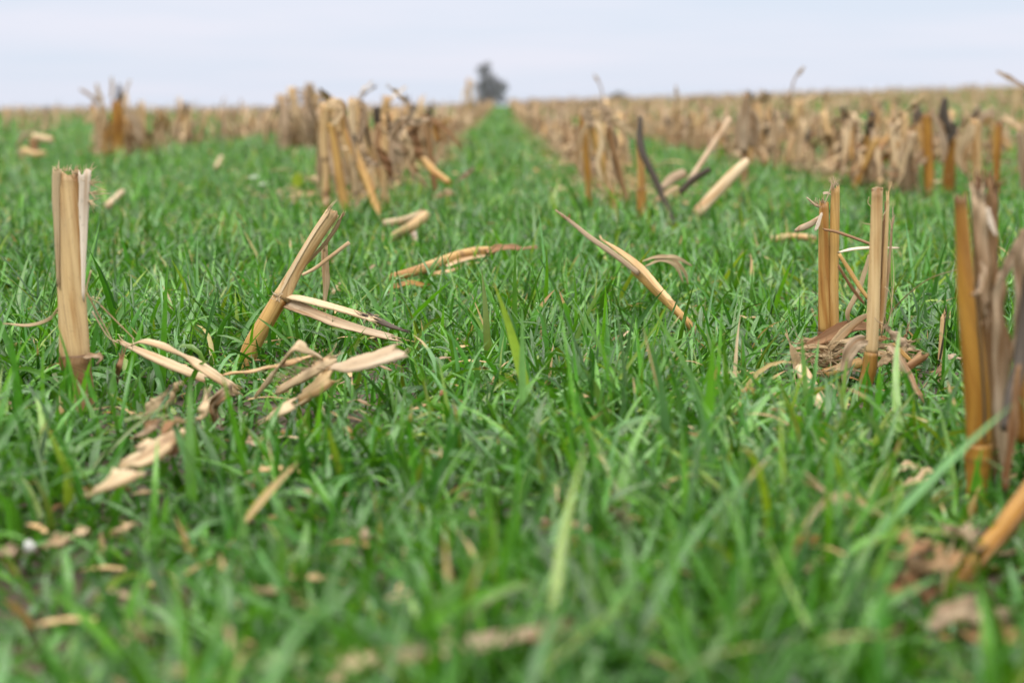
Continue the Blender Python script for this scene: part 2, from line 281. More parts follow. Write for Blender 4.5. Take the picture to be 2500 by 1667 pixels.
class MB:
    def __init__(s): s.v = []; s.f = []; s.uv = []; s.t = []
    def tube(s, pts, r, sides=14, rings=None, flat=1.0, ref=(0, 1, 0), groove=0.06, jag0=0.0, jag1=0.0, nodes=(), tint=0.0, tint0=0.0, tint1=0.0, open0=False, open1=True, straight=False, wob=0.0, rs=None):
        rd = rs or random
        n = rings or max(6, 4 * len(pts))
        P = smooth_path(pts, n)
        if straight:
            P = []
            pts = [Vector(p) for p in pts]; L = [0]
            for a, b in zip(pts, pts[1:]): L.append(L[-1] + (b - a).length)
            for i in range(n):
                d = L[-1] * i / (n - 1); k = 0
                while k < len(pts) - 2 and d > L[k + 1]: k += 1
                P.append(pts[k].lerp(pts[k + 1], (d - L[k]) / max(1e-9, L[k + 1] - L[k])))
        rr = interp(r, n); ff = interp(flat, n)
        ref = Vector(ref); base = len(s.v)
        ph = [rd.uniform(0, 6.28) for _ in range(4)]
        length = 0.0; rims = []
        ja = [rd.gauss(0, 1) for _ in range(sides)]; jb = [rd.gauss(0, 1) for _ in range(sides)]
        u0 = rd.uniform(0, 5)
        for i in range(n):
            T = (P[min(i + 1, n - 1)] - P[max(i - 1, 0)]).normalized()
            B = (ref - T * ref.dot(T))
            if B.length < 1e-3: B = Vector((1, 0, 0)) - T * T.x
            B.normalize(); S = T.cross(B)                # B is the thin direction when flattened
            if i: length += (P[i] - P[i - 1]).length
            tt = i / (n - 1)
            bul = 0; nd = 0
            for q in nodes:
                e = math.exp(-((tt - q) / 0.022) ** 2); bul += 0.16 * e; nd = max(nd, 0.75 * math.exp(-((tt - q + 0.008) / 0.014) ** 2))
            c = P[i] + S * (wob * rr[i] * math.sin(5 * tt + ph[2])) + B * (wob * rr[i] * math.sin(4 * tt + ph[3]))
            ring = []
            for k in range(sides + 1):
                a = 2 * math.pi * (k % sides) / sides
                g = 1 + groove * math.sin(3 * a + ph[0] + tt) + groove * 0.6 * math.sin(7 * a + ph[1]) + bul
                p = c + S * (math.cos(a) * rr[i] * g) + B * (math.sin(a) * rr[i] * ff[i] * g)
                if i == 0 and jag0: p -= T * jag0 * abs(ja[k % sides])
                if i == n - 1 and jag1: p += T * jag1 * jb[k % sides]
                s.v.append(p); s.uv.append((u0 + k / sides * 2 * math.pi * rr[i], length))
                e0 = tint0 * math.exp(-(tt / 0.05) ** 2); e1 = tint1 * math.exp(-((1 - tt) / 0.05) ** 2)
                s.t.append(max(nd, tint, e0, e1))
                ring.append(len(s.v) - 1)
            rims.append(ring)
        for i in range(n - 1):
            for k in range(sides):
                s.f.append((rims[i][k], rims[i][k + 1], rims[i + 1][k + 1], rims[i + 1][k]))
        for end, op in ((0, open0), (n - 1, open1)):
            c = P[end]; T = (P[1] - P[0]).normalized() if end == 0 else (P[-2] - P[-1]).normalized()
            rim = rims[end]
            if op:                                          # broken mouth: wall thickness, then pith a little way down
                inn = []
                for k in range(sides + 1):
                    p = c.lerp(s.v[rim[k]], 0.72); p = p + T * rr[end] * 0.15
                    s.v.append(p); s.uv.append(s.uv[rim[k]]); s.t.append(0.25); inn.append(len(s.v) - 1)
                cc = len(s.v); s.v.append(c + T * rr[end] * 0.9); s.uv.append((u0, length)); s.t.append(0.4)
                for k in range(sides):
                    q = (rim[k], rim[k + 1], inn[k + 1], inn[k]); s.f.append(q if end else q[::-1])
                    q = (inn[k], inn[k + 1], cc); s.f.append(q if end else q[::-1])
            else:
                cc = len(s.v); s.v.append(c); s.uv.append((u0, length)); s.t.append(0.2)
                for k in range(sides):
                    q = (rim[k], rim[k + 1], cc); s.f.append(q if end else q[::-1])
        return s
    def ribbon(s, pts, wd, normal=(0, 0, 1), curl=0.6, twist=0.0, thick=0.0006, rings=None, across=6, jag=0.002, ruffle=0.0, straight=False, tint=0.0, rs=None):
        rd = rs or random
        n = rings or max(8, 5 * len(pts))
        P = smooth_path(pts, n)
        if straight and len(pts) > 2:
            P = []
            pts = [Vector(p) for p in pts]; seg = len(pts) - 1
            for i in range(n):
                u = i / (n - 1) * seg; k = min(int(u), seg - 1); P.append(pts[k].lerp(pts[k + 1], u - k))
        p_ = rd.uniform(0, 6.28); W = [q * (1 + .05 * math.sin(p_ + 9 * i_ / n) + .03 * math.sin(2 * p_ + 23 * i_ / n)) for i_, q in enumerate(interp(wd, n))]; C = interp(curl, n); TW = interp(twist, n)
        N0 = Vector(normal); length = 0; u0 = rd.uniform(0, 5); ph = [rd.uniform(0, 6.28) for _ in range(3)]
        front = []; back = []
        for i in range(n):
            T = (P[min(i + 1, n - 1)] - P[max(i - 1, 0)]).normalized()
            B = N0 - T * N0.dot(T)
            if B.length < 1e-3: B = Vector((0, 1, 0)) - T * T.y
            B.normalize(); S = T.cross(B)
            if i: length += (P[i] - P[i - 1]).length
            ca, sa = math.cos(TW[i]), math.sin(TW[i])
            B, S = B * ca + S * sa, S * ca - B * sa
            fr = []; bk = []
            for k in range(across + 1):
                q = k / across - 0.5
                c = C[i]
                if abs(c) > 0.02:
                    rad = W[i] / abs(c); a = q * abs(c); dx = rad * math.sin(a); dz = rad * (1 - math.cos(a)) * (1 if c > 0 else -1)
                    nn = B * math.cos(a) - S * math.sin(a) * (1 if c > 0 else -1)
                else: dx = q * W[i]; dz = 0; nn = B
                if k in (0, across): dx += W[i] * rd.uniform(-.025, .025)
                p = P[i] + S * dx + B * dz + B * (W[i] * .035 * ((k % 2) * 2 - 1))
                if ruffle: p = p + B * ruffle * (math.sin(9 * i / n * 2 + ph[0] + 4 * q) + 0.6 * math.sin(17 * i / n + ph[1] - 7 * q)) * (0.4 + abs(q))
                if jag and i in (0, n - 1): p = p + T * (jag * rd.uniform(-1, 1))
                s.v.append(p + nn * thick / 2); fr.append(len(s.v) - 1)
                s.v.append(p - nn * thick / 2); bk.append(len(s.v) - 1)
                for _ in (0, 1): s.uv.append((u0 + q * W[i], length)); s.t.append(tint)
            front.append(fr); back.append(bk)
        for i in range(n - 1):
            for k in range(across):
                s.f.append((front[i][k], front[i][k + 1], front[i + 1][k + 1], front[i + 1][k]))
                s.f.append((back[i][k], back[i + 1][k], back[i + 1][k + 1], back[i][k + 1]))
            s.f.append((front[i][0], front[i + 1][0], back[i + 1][0], back[i][0]))
            s.f.append((front[i][across], back[i][across], back[i + 1][across], front[i + 1][across]))
        if jag >= 0.005 and across >= 6:                     # torn fibres at both ends
            for i, sg in ((0, -1), (n - 1, 1)):
                T = (P[1] - P[0]).normalized() if i == 0 else (P[-1] - P[-2]).normalized()
                for _ in range(5):
                    c_ = Vector(s.v[rd.choice(front[i])]); d_ = (T * sg + Vector((rd.gauss(0, .25), rd.gauss(0, .25), rd.gauss(0, .2)))).normalized()
                    l_ = rd.uniform(.003, .012); s.tube([c_ - d_ * .002, c_ + d_ * l_ * .6, c_ + d_ * l_ + Vector((0, 0, rd.gauss(0, .002)))], [.0005, .0004, .00015], sides=4, rings=5, groove=0, open1=False, rs=rd)
        for i in (0, n - 1):
            for k in range(across):
                q = (front[i][k], back[i][k], back[i][k + 1], front[i][k + 1]); s.f.append(q if i == 0 else q[::-1])
        return s
    def fibres(s, c, d, n, length, r=0.0002, spread=0.5, curl=0.4, rs=None):
        rd = rs or random
        d = Vector(d).normalized()
        for _ in range(n):
            v = (d + Vector((rd.gauss(0, spread), rd.gauss(0, spread), rd.gauss(0, spread)))).normalized()
            l = length * rd.uniform(0.4, 1.2); p = [Vector(c) + Vector((rd.gauss(0, .0012), rd.gauss(0, .0012), 0))]
            for k in range(3):
                v = (v + Vector((rd.gauss(0, curl), rd.gauss(0, curl), rd.gauss(0, curl)))).normalized(); p.append(p[-1] + v * l / 3)
            s.tube(p, [r * 1.6, r, r * .5], sides=4, rings=7, groove=0, open1=False)
        return s
    def build(s, name, mat, parent=None, origin=None):
        o0 = Vector(origin) if origin is not None else Vector((0, 0, 0))
        me = bpy.data.meshes.new(name)
        me.from_pydata([tuple(Vector(p) - o0) for p in s.v], [], s.f)
        uvl = me.uv_layers.new(name='UVMap')
        li = np.empty(len(me.loops), np.int32); me.loops.foreach_get('vertex_index', li)
        uvl.data.foreach_set('uv', np.array(s.uv, np.float32)[li].ravel())
        a = me.attributes.new('tint', 'FLOAT', 'POINT'); a.data.foreach_set('value', np.array(s.t, np.float32))
        me.polygons.foreach_set('use_smooth', np.ones(len(me.polygons), bool))
        me.materials.append(mat if not isinstance(mat, str) else M[mat])
        ob = bpy.data.objects.new(name, me); COL.objects.link(ob)
        if parent is not None: ob.parent = parent
        else: ob.location = o0
        return ob

def tag(o, label=None, cat=None, group=None, kind=None):
    if label: o['label'] = label
    if cat: o['category'] = cat
    if group: o['group'] = group
    if kind: o['kind'] = kind
    return o
def thing(name, label, cat, loc, group=None):
    o = bpy.data.objects.new(name, None); COL.objects.link(o); o.location = loc; o.empty_display_size = 0.02
    return tag(o, label, cat, group)
CLEAR = []       # (x, y, radius, height factor): places where residue presses the crop down
def single(mb, name, mat, label, cat, group=None, clear=True):
    c = Vector((0, 0, 0))
    for p in mb.v: c += Vector(p)
    c /= len(mb.v)
    lo = min(p.z for p in mb.v); c.z = lo
    if clear:
        xs = [p.x for p in mb.v]; ys = [p.y for p in mb.v]
        st = max(1, len(mb.v) // 10)
        for p in mb.v[::st]: CLEAR.append((p.x, p.y - .012, 0.028, 0.42))
    o = mb.build(name, mat, None, c); return tag(o, label, cat, group)

# ------------------------------------------------------------------ ground: one polar sheet out past the horizon
def make_ground():
    rad = np.concatenate([np.linspace(0.0, 6, 61)[1:], np.geomspace(6.2, 70, 90), np.geomspace(74, 3500, 50)])
    na = 360; th = np.linspace(0, 2 * np.pi, na, endpoint=False)
    X = rad[:, None] * np.sin(th)[None]; Y = rad[:, None] * np.cos(th)[None]
    Z = terrain(X, Y)
    near = rad[:, None] < 6
    Z = Z + np.where(near, 0.004 * np.sin(X * 37) * np.sin(Y * 31 + X * 9), 0)
    v = np.stack([X, Y, Z], -1).reshape(-1, 3); v = np.vstack([v, [[0, 0, 0]]])
    f = []
    nr = len(rad)
    for i in range(nr - 1):
        for k in range(na):
            k2 = (k + 1) % na
            f.append((i * na + k, (i + 1) * na + k, (i + 1) * na + k2, i * na + k2))
    c = len(v) - 1
    for k in range(na): f.append((c, k, (k + 1) % na))
    me = bpy.data.meshes.new('ground'); me.from_pydata(v.tolist(), [], f)
    me.polygons.foreach_set('use_smooth', np.ones(len(me.polygons), bool))
    me.materials.append(M['soil'])
    o = bpy.data.objects.new('ground', me); COL.objects.link(o)
    tag(o, kind='structure')
make_ground()
# ------------------------------------------------------------------ the corn stalks and straw one can single out
def part(mb, name, mat, root): return mb.build(name, mat, root, root.location)
def baseY(px, py, z=0.0): return G(px, py, z).y

# --- broad pale stalk standing alone
Y = baseY(185, 955, .022)
s = thing('corn_stalk', 'broad pale flattened cut stalk standing alone with frayed top, bleached strip down one edge', 'corn stalk', A(185, 945, Y))
part(MB().tube(pl([(185, 884), (177, 724), (170, 571), (164, 424)], Y), [wp(q, Y) for q in (37, 34, 33, 31)], sides=26, rings=26, flat=0.55, groove=0.09, jag1=0.0035, tint0=0.55, tint1=0.35, wob=0.03), 'stem', 'tan', s)
part(MB().ribbon(pl([(142, 700), (139, 560), (136, 470), (139, 414)], Y - 0.006), [wp(q, Y) for q in (6, 14, 20, 22)], normal=(0, -1, 0), curl=-0.93, thick=0.0014, jag=0.003, rings=18), 'splinter', 'leaf', s)
part(MB().ribbon(pl([(203, 730), (204, 610), (205, 500), (207, 422)], Y - 0.009), [wp(q, Y) for q in (6, 14, 24, 30)], normal=(0.3, -1, 0), curl=-0.81, thick=0.0008, jag=0.004, rings=22), 'bleached_sheath', 'white', s)
part(MB().tube(pl([(184, 866), (187, 885), (193, 910), (203, 950)], Y) + [foot(A(205, 950, Y))], [wp(q, Y) for q in (37, 39, 32, 27, 25)], sides=18, flat=0.7, groove=0.12, tint0=0.9, tint=0.15, open0=False, open1=False), 'root_crown', 'brown', s)
fb = MB()
for (px, py, dx, dz, n, l) in ((140, 416, 0, 1, 7, .006), (160, 418, 0, 1, 9, .006), (178, 424, .1, 1, 9, .006), (190, 425, .2, 1, 10, .009), (210, 428, .5, 1, 12, .012), (217, 450, 1, .5, 10, .014), (219, 470, 1, -.2, 9, .016), (219, 490, 1, -.8, 7, .014)):
    fb.fibres(A(px, py, Y - 0.006), (dx, 0, dz), n, l, r=0.00028, spread=0.35, curl=0.28)
fb.tube(pl([(144, 416), (143, 404), (144, 392)], Y - .006), [0.0006, 0.0005, 0.0002], sides=5)
part(fb, 'fibre_tuft', 'pale', s)
part(MB().ribbon(pl([(205, 872), (232, 868), (245, 872), (238, 890)], Y - .012), [wp(q, Y) for q in (12, 18, 14, 5)], normal=(0, -.6, .8), curl=0.50, ruffle=.001), 'torn_sheath', 'leafgrey', s)
CLEAR.append((s.location.x + .005, Y - .04, .035, .58))
# wispy leaf strand beside it
o = single(MB().ribbon(pl([(12, 790), (70, 794), (118, 780), (140, 755), (147, 738)], Y + .02), [wp(q, Y) for q in (4, 10, 8, 5, 2)], normal=(0, -.3, 1), curl=0.62, twist=[0, 1.2, 2.4]), 'dry_leaf', 'leaf', 'thin pale curled leaf strand reaching left from the broad lone stalk', 'dry leaf')
fb = MB()
for a in (((212, 715), (252, 790), (285, 850)), ((222, 660), (212, 715), (245, 742)), ((245, 745), (300, 800), (330, 830)), ((225, 760), (262, 820), (290, 838))):
    fb.tube(pl(a, Y + .03), [0.0008, 0.0006, 0.0004], sides=5, rings=12, groove=0)
single(fb, 'straw_wisp', 'pale', 'tangle of hair-thin dry strands leaning just right of the broad lone stalk', 'straw wisp')

# --- leaning broken stalk with a split half hanging from its node
Y = baseY(640, 848, .022)
s = thing('corn_stalk', 'leaning broken stalk with its split half bent down to the right at the node', 'corn stalk', A(622, 838, Y))
part(MB().tube([foot(A(590, 890, Y))] + pl([(612, 852), (650, 785), (686, 726)], Y), [wp(q, Y) for q in (22, 22, 21, 20)], sides=18, flat=0.9, groove=0.025, open1=False, tint1=0.3, tint0=.3), 'lower_stem', 'gold', s)
part(MB().tube(pl([(686, 728), (722, 660), (770, 580), (812, 517)], Y), [wp(q, Y) for q in (21, 16, 16.5, 17)], sides=18, rings=22, flat=0.85, groove=0.10, jag1=0.002, nodes=(0.02,), tint1=.25), 'upper_stem', 'tan', s)
part(MB().ribbon(pl([(678, 722), (714, 657), (761, 576), (801, 516)], Y - .006), [wp(q, Y) for q in (12, 9, 9, 10)], normal=(-.5, -1, .3), curl=-0.74, thick=.001, jag=.006), 'sheath_strip', 'pale', s)
part(MB().ribbon(pl([(700, 690), (780, 610), (818, 560), (834, 528)], Y + .008), [wp(q, Y) for q in (7, 9, 10, 6)], normal=(.3, -1, 0), curl=0.74, jag=.006), 'torn_strip', 'leaf', s)
h = part(MB().ribbon(pl([(696, 722), (740, 728), (830, 752), (915, 778)], (Y, Y - .05)), [wp(q, Y) for q in (16, 22, 23, 20)], normal=(0, -.6, 1), curl=-1.18, thick=.0015, jag=.007, rings=20), 'split_half', 'pale', s)
part(MB().ribbon(pl([(690, 738), (745, 757), (830, 790), (965, 826)], (Y + .004, Y - .06)), [wp(q, Y) for q in (26, 30, 26, 14)], normal=(0, -.8, .5), curl=0.87, thick=.0012, jag=.006, ruffle=.0006, rings=24), 'split_pith', 'grey', s)
part(MB().ribbon(pl([(900, 768), (930, 783), (955, 795), (985, 806)], (Y - .045, Y - .06)), [wp(q, Y) for q in (20, 20, 16, 6)], normal=(0, -.5, 1), curl=-0.87, thick=.001, jag=.006), 'mouldy_tip', 'black', s)
fb = MB()
for i in range(9):
    px = 880 + i * 9 + random.uniform(-5, 5); fb.tube(pl([(px + 6 + random.uniform(-4, 4), 774 + i * 2), (px, random.uniform(788, 802) + i * 2)], Y - .05), [.00035, .0002], sides=4, rings=5, groove=0)
for i in range(14): fb.fibres(A(676 + random.uniform(-14, 10), 728 + random.uniform(-14, 10), Y - .012), (-.5, -.3, .6), 1, .007, r=.0002)
part(fb, 'fibre_tuft', 'white', s)
CLEAR.append((s.location.x, Y - .03, .035, .6))
for q in (650, 700, 760, 820, 880, 940): c = A(q, 760, Y - .09); CLEAR.append((c.x, c.y, .05, .45))
single(MB().ribbon(pl([(792, 605), (793, 640), (796, 690), (792, 742)], Y + .07), [wp(q, Y) for q in (16, 20, 18, 8)], normal=(0, -1, 0), curl=-1.36, thick=.001, jag=.006, ruffle=.0005), 'dry_leaf', 'leaf', 'small rolled brownish leaf standing upright just behind the leaning broken stalk', 'dry leaf')
single(MB().tube(pl([(738, 672), (770, 655), (806, 628), (853, 592)], Y + .05), [wp(q, Y) for q in (4, 5, 5, 5)], sides=7, flat=.6), 'dry_twig', 'pale', 'thin pale twig poking out behind the leaning broken stalk', 'twig')

# --- straw pile in front of the leaning stalk
Z0 = .025
def Yz(px, py, z=.03): return baseY(px, py, z)
single(MB().ribbon(gl([(293, 834, .055), (370, 868, .05), (440, 898, .04), (505, 926, .03)]), [wp(q, 1.5) for q in (12, 22, 24, 20)], normal=(0, -.7, 1), curl=-0.56, thick=.001, jag=.006), 'straw_strip', 'pale', 'straight pale strip of split stalk, the lower of two reaching left from the straw pile', 'straw strip')
single(MB().ribbon(gl([(322, 842, .06), (352, 832, .07), (410, 848, .065), (470, 880, .05), (520, 912, .04), (575, 948, .025)]), [wp(q, 1.5) for q in (10, 14, 18, 22, 24, 26)], normal=(0, -.7, 1), curl=-0.56, thick=.001, jag=.006, rings=26), 'straw_strip', 'pale', 'arched pale strip of split stalk, the upper of two reaching left from the straw pile', 'straw strip')
single(MB().ribbon(gl([(548, 914, .04), (620, 905, .05), (690, 890, .06), (765, 868, .06)]), [wp(q, 1.45) for q in (8, 16, 18, 12)], normal=(0, -.4, 1), curl=0.56, thick=.001, ruffle=.0006), 'straw_strip', 'tan', 'long thin straw strip running along the back of the straw pile', 'straw strip')
single(MB().ribbon(gl([(622, 968, .02), (668, 910, .05), (722, 840, .085), (752, 853, .08), (785, 872, .06)]), [wp(q, 1.45) for q in (8, 22, 26, 22, 12)], normal=(.3, -.8, .5), curl=-0.81, thick=.001, straight=True, rings=26), 'straw_strip', 'pale', 'pale strip folded to a peak at the top of the straw pile', 'straw strip')
s = thing('stalk_fragment', 'thick cracked stalk piece lying across the middle of the straw pile', 'stalk fragment', G(745, 915, .02))
part(MB().ribbon(gl([(680, 950, .025), (740, 915, .045), (806, 876, .06)]), [wp(q, 1.42) for q in (24, 30, 30)], normal=(-.3, -.8, .6), curl=-1.5, thick=.0014, jag=.007), 'stem', 'pale', s)
fb = MB()
for i in range(22): fb.fibres(G(700 + i * 4, 930 - i * 2.4, .055), (-.9, -.3, .3), 1, .022, r=.0003, spread=.25, curl=0.07)
part(fb, 'fibre_tuft', 'leafgrey', s)
single(MB().ribbon(gl([(733, 968, .03), (768, 942, .045), (806, 914, .055)]), [wp(q, 1.36) for q in (46, 46, 40)], normal=(-.3, -.8, .6), curl=-1.3, thick=.0016, jag=.005), 'stalk_fragment', 'tan', 'short fat stalk stump lying at the front of the straw pile', 'stalk fragment')
single(MB().ribbon(gl([(806, 895, .06), (850, 890, .065), (910, 876, .07), (974, 856, .075)]), [wp(q, 1.45) for q in (16, 32, 34, 38)], normal=(0, -.8, .7), curl=-0.50, thick=.0012, jag=.007, tint=0), 'straw_strip', 'grey', 'wide greyish split slab pointing right from the straw pile', 'straw strip')
single(MB().ribbon(gl([(650, 1022, .015), (680, 1000, .03), (718, 982, .035)]), [wp(q, 1.25) for q in (28, 34, 32)], normal=(-.3, -.8, .6), curl=-1.2, thick=.0014, jag=.005), 'stalk_fragment', 'pale', 'short pale stalk stub in the grass below the straw pile', 'stalk fragment')
single(MB().ribbon(gl([(568, 952, .03), (545, 962, .035), (520, 990, .025), (528, 1026, .012)]), [wp(q, 1.3) for q in (30, 26, 24, 14)], normal=(.4, -.9, .3), curl=0.87, ruffle=.0015, jag=.007), 'dry_leaf', 'leafgrey', 'crumpled papery grey leaf at the left foot of the straw pile', 'dry leaf')
single(MB().ribbon(gl([(404, 1012, .015), (414, 976, .04), (432, 942, .06)]), [wp(q, 1.3) for q in (14, 34, 18)], normal=(.2, -1, .5), curl=-0.50, ruffle=.002, jag=.007, rings=24), 'dry_leaf', 'pale', 'pale papery leaf standing between grass blades left of the straw pile', 'dry leaf')
single(MB().ribbon(gl([(355, 1012, .03), (372, 995, .04), (392, 985, .045)]), [wp(q, 1.3) for q in (34, 38, 30)], normal=(0, -.9, .4), curl=0.31, jag=.005, ruffle=.001), 'dry_leaf', 'leaf', 'squarish tan leaf scrap behind the pale curved leaf blade', 'dry leaf')
single(MB().ribbon(gl([(300, 1128, .03), (345, 1112, .045), (390, 1082, .05), (418, 1062, .045), (432, 1050, .03)]), [wp(q, 1.12) for q in (42, 52, 58, 50, 38)], normal=(.1, -.8, .6), curl=-0.5, ruffle=.0008, jag=.011, straight=True, thick=.0009), 'dry_leaf', 'pale', 'big crumpled tan husk leaf lying in front of the lone broad stalk and pile', 'dry leaf')
single(MB().ribbon(gl([(395, 1058, .055), (420, 1030, .06), (455, 1028, .055), (492, 1045, .04)]), [wp(q, 1.15) for q in (12, 24, 22, 10)], normal=(0, -.5, 1), curl=0.74, ruffle=.001), 'dry_leaf', 'leafbrown', 'brown ribbed leaf bent over on top of the big husk leaf', 'dry leaf')
single(MB().ribbon(gl([(226, 1200, .03), (262, 1176, .045), (300, 1156, .05), (326, 1150, .045)]), [wp(q, 1.02) for q in (34, 42, 50, 54)], normal=(.1, -.8, .7), curl=-0.56, jag=.007, thick=.0012), 'stalk_fragment', 'pale', 'blunt square-ended tan stalk slab lying alone in the near grass on the left', 'stalk fragment')
for a_, w_, mt_, lab_ in (
        ([(330, 1075, .02), (352, 1050, .045), (385, 1030, .05)], (14, 34, 16), 'leafgrey', 'torn grey husk scrap just behind the big crumpled husk leaf'),
        ([(470, 1045, .02), (492, 1010, .045), (505, 975, .055)], (10, 26, 12), 'pale', 'pointed cream scrap standing below the left foot of the straw pile'),
        ([(380, 1105, .02), (420, 1095, .035), (455, 1080, .035)], (14, 30, 14), 'leafbrown', 'brown torn scrap at the right end of the big crumpled husk leaf')):
    single(MB().ribbon(gl(a_), [wp(q, 1.15) for q in w_], normal=(.2, -.9, .5), curl=.7, jag=.006, ruffle=.0012), 'dry_leaf', mt_, lab_, 'dry leaf')
single(MB().ribbon(gl([(285, 930, .02), (290, 900, .04), (298, 870, .05)]), [wp(q, 1.4) for q in (12, 15, 8)], normal=(0, -1, .2), curl=0.99, jag=.007), 'dry_leaf', 'brown', 'small brown shred standing between the lone broad stalk and the straw strips', 'dry leaf')

# --- lying golden stalk in the middle distance
s = thing('stalk_fragment', 'long golden stalk lying in the grass with a broken brown leaf at its end', 'stalk fragment', G(1080, 650, .03))
part(MB().tube(gl([(958, 678, .045), (1020, 660, .05), (1090, 634, .055), (1150, 618, .06), (1198, 612, .06)]), [wp(q, 2.3) for q in (9, 10, 11, 12, 10)], sides=14, rings=30, groove=.035, nodes=(.3, .62, .8), jag1=.003), 'stem', 'gold', s)
part(MB().ribbon(gl([(1190, 616, .06), (1225, 604, .065), (1265, 606, .06), (1312, 604, .055)]), [wp(q, 2.4) for q in (16, 22, 20, 8)], normal=(0, -.7, .7), curl=0.93, ruffle=.0015), 'leaf', 'leafbrown', s)
part(MB().ribbon(gl([(1090, 650, .05), (1130, 634, .055), (1195, 622, .055)]), [wp(q, 2.3) for q in (7, 13, 10)], normal=(0, -.7, .7), curl=0.74), 'torn_strip', 'pale', s)
for (a, lab, mt, wd_) in (
        ([(963, 700, .04), (1000, 690, .045), (1035, 697, .04)], 'small orange-tan scrap under the long golden lying stalk', 'amber', 12),
        ([(1040, 672, .04), (1085, 664, .045), (1120, 655, .04)], 'tan scrap pressed against the near side of the long golden lying stalk', 'tan', 12)):
    single(MB().ribbon(gl(a), [wp(wd_, 2.1)] * 3, normal=(0, -.8, .6), curl=0.62, jag=.007), 'stalk_fragment', mt, lab, 'stalk fragment')
# folded stub further back
s = thing('stalk_fragment', 'folded straw stub lying like a hairpin behind the leaning broken stalk', 'stalk fragment', G(985, 560, .03))
part(MB().tube(gl([(940, 545, .045), (985, 540, .055), (1036, 523, .075)]), [wp(q, 2.9) for q in (8, 10, 11)], sides=10, flat=.8), 'upper_half', 'pale', s)
part(MB().tube(gl([(966, 576, .035), (1000, 556, .055), (1040, 525, .075)]), [wp(q, 2.8) for q in (12, 12, 11)], sides=12, open0=True, jag0=.003, groove=.1), 'lower_half', 'tan', s)
part(MB().ribbon(gl([(1004, 560, .045), (1012, 575, .04), (1022, 590, .03)]), [wp(q, 2.8) for q in (8, 18, 12)], normal=(0, -1, .2), curl=0.74), 'pith_scrap', 'white', s)

# --- leaning forked straw right of the middle
Y = baseY(1650, 770, .03)
s = thing('corn_stalk', 'thin forked straw leaning left out of the grass in the centre', 'corn stalk', A(1650, 765, Y))
part(MB().tube([foot(A(1742, 850, Y))] + pl([(1662, 770), (1630, 737), (1590, 696), (1548, 658)], (Y, Y + .06)), [wp(q, Y) for q in (8, 9, 11, 13, 11)], sides=14, rings=22, groove=.12, flat=.8, open1=False), 'stem', 'gold', s)
part(MB().ribbon(pl([(1640, 735), (1606, 700), (1566, 655), (1520, 618), (1474, 588)], (Y - .01, Y + .09)), [wp(q, Y) for q in (10, 15, 17, 15, 4)], normal=(-.3, -.8, .6), curl=-0.99, thick=.001, jag=.007, rings=26), 'split_prong', 'tan', s)
for q in (1540, 1580, 1620): c = A(q, 740, Y - .05); CLEAR.append((c.x, c.y, .055, .4))
part(MB().tube(pl([(1560, 668), (1500, 622), (1440, 580), (1398, 545), (1356, 513)], (Y + .04, Y + .12)), [wp(q, Y) for q in (6, 7, 6.5, 5, 2)], sides=9, rings=26, flat=.55, groove=.1), 'long_prong', 'leafgrey', s)
part(MB().ribbon(pl([(1372, 527), (1386, 535), (1392, 522)], Y + .11), [wp(q, Y) for q in (6, 8, 2)], normal=(0, -1, 0), curl=0.31), 'torn_sheath', 'brown', s)
mb = MB()
for a in (((1563, 640), (1600, 628), (1640, 630), (1672, 665), (1680, 694)), ((1575, 650), (1615, 635), (1650, 650), (1668, 690)), ((1600, 632), (1645, 627), (1690, 650))):
    mb.ribbon(pl(a, baseY(1640, 720, .03)), [wp(q, 2) for q in (3, 9, 8, 4)], normal=(0, -.5, 1), curl=0.74, twist=[0, .8, 1.6])
single(mb, 'dry_leaf', 'leaf', 'curled tangle of thin tan leaf arching behind the forked leaning straw', 'dry leaf')

# --- pair of standing split stalks with a tangle of leaves at their foot
Y = baseY(2030, 870, .022)
s = thing('corn_stalk', 'golden stalk split by a dark seam with grey frayed tips, left of the sharp pair', 'corn stalk', A(2030, 862, Y))
part(MB().tube(pl([(2013, 812), (2012, 700), (2011, 600), (2012, 497)], Y), [wp(q, Y) for q in (16, 14, 13, 11.5)], sides=18, rings=26, flat=.85, groove=.025, jag1=.0035, tint0=.3, tint1=.3), 'left_half', 'gold', s)
part(MB().tube(pl([(2034, 812), (2034, 700), (2037, 580), (2040, 458)], Y + .002), [wp(q, Y) for q in (15, 13.5, 12.5, 10.5)], sides=18, rings=26, flat=.9, groove=.025, jag1=.0025, tint0=.3, tint1=.3), 'right_half', 'gold', s)
part(MB().tube([foot(A(2024, 890, Y))] + pl([(2024, 870), (2024, 835), (2024, 808)], Y), [wp(q, Y) for q in (22, 24, 27, 29)], sides=18, flat=.75, groove=.1, tint1=.9, tint=.3, open1=False), 'node_joint', 'brown', s)
fb = MB()
for (px, py, d, n, l) in ((2012, 497, (-.2, 0, 1), 14, .008), (2002, 505, (-.8, 0, .5), 10, .010), (2034, 458, (-.2, 0, 1), 10, .010), (2042, 458, (.2, 0, 1), 8, .005)): fb.fibres(A(px, py, Y), d, n, l, r=.00028, spread=.3, curl=0.22)
for a in (((2028, 468), (2031, 448), (2034, 428)), ((2033, 462), (2036, 445), (2034, 430)), ((2012, 500), (2024, 470), (2032, 440))): fb.tube(pl(a, Y - .003), [.0005, .0004, .0002], sides=4, rings=9, groove=0)
part(fb, 'fibre_tuft', 'grey', s)
part(MB().tube(pl([(2006, 506), (1990, 500), (1969, 482)], Y), [wp(q, Y) for q in (4, 3.5, 1.5)], sides=7, groove=.2), 'frayed_tip', 'grey', s)
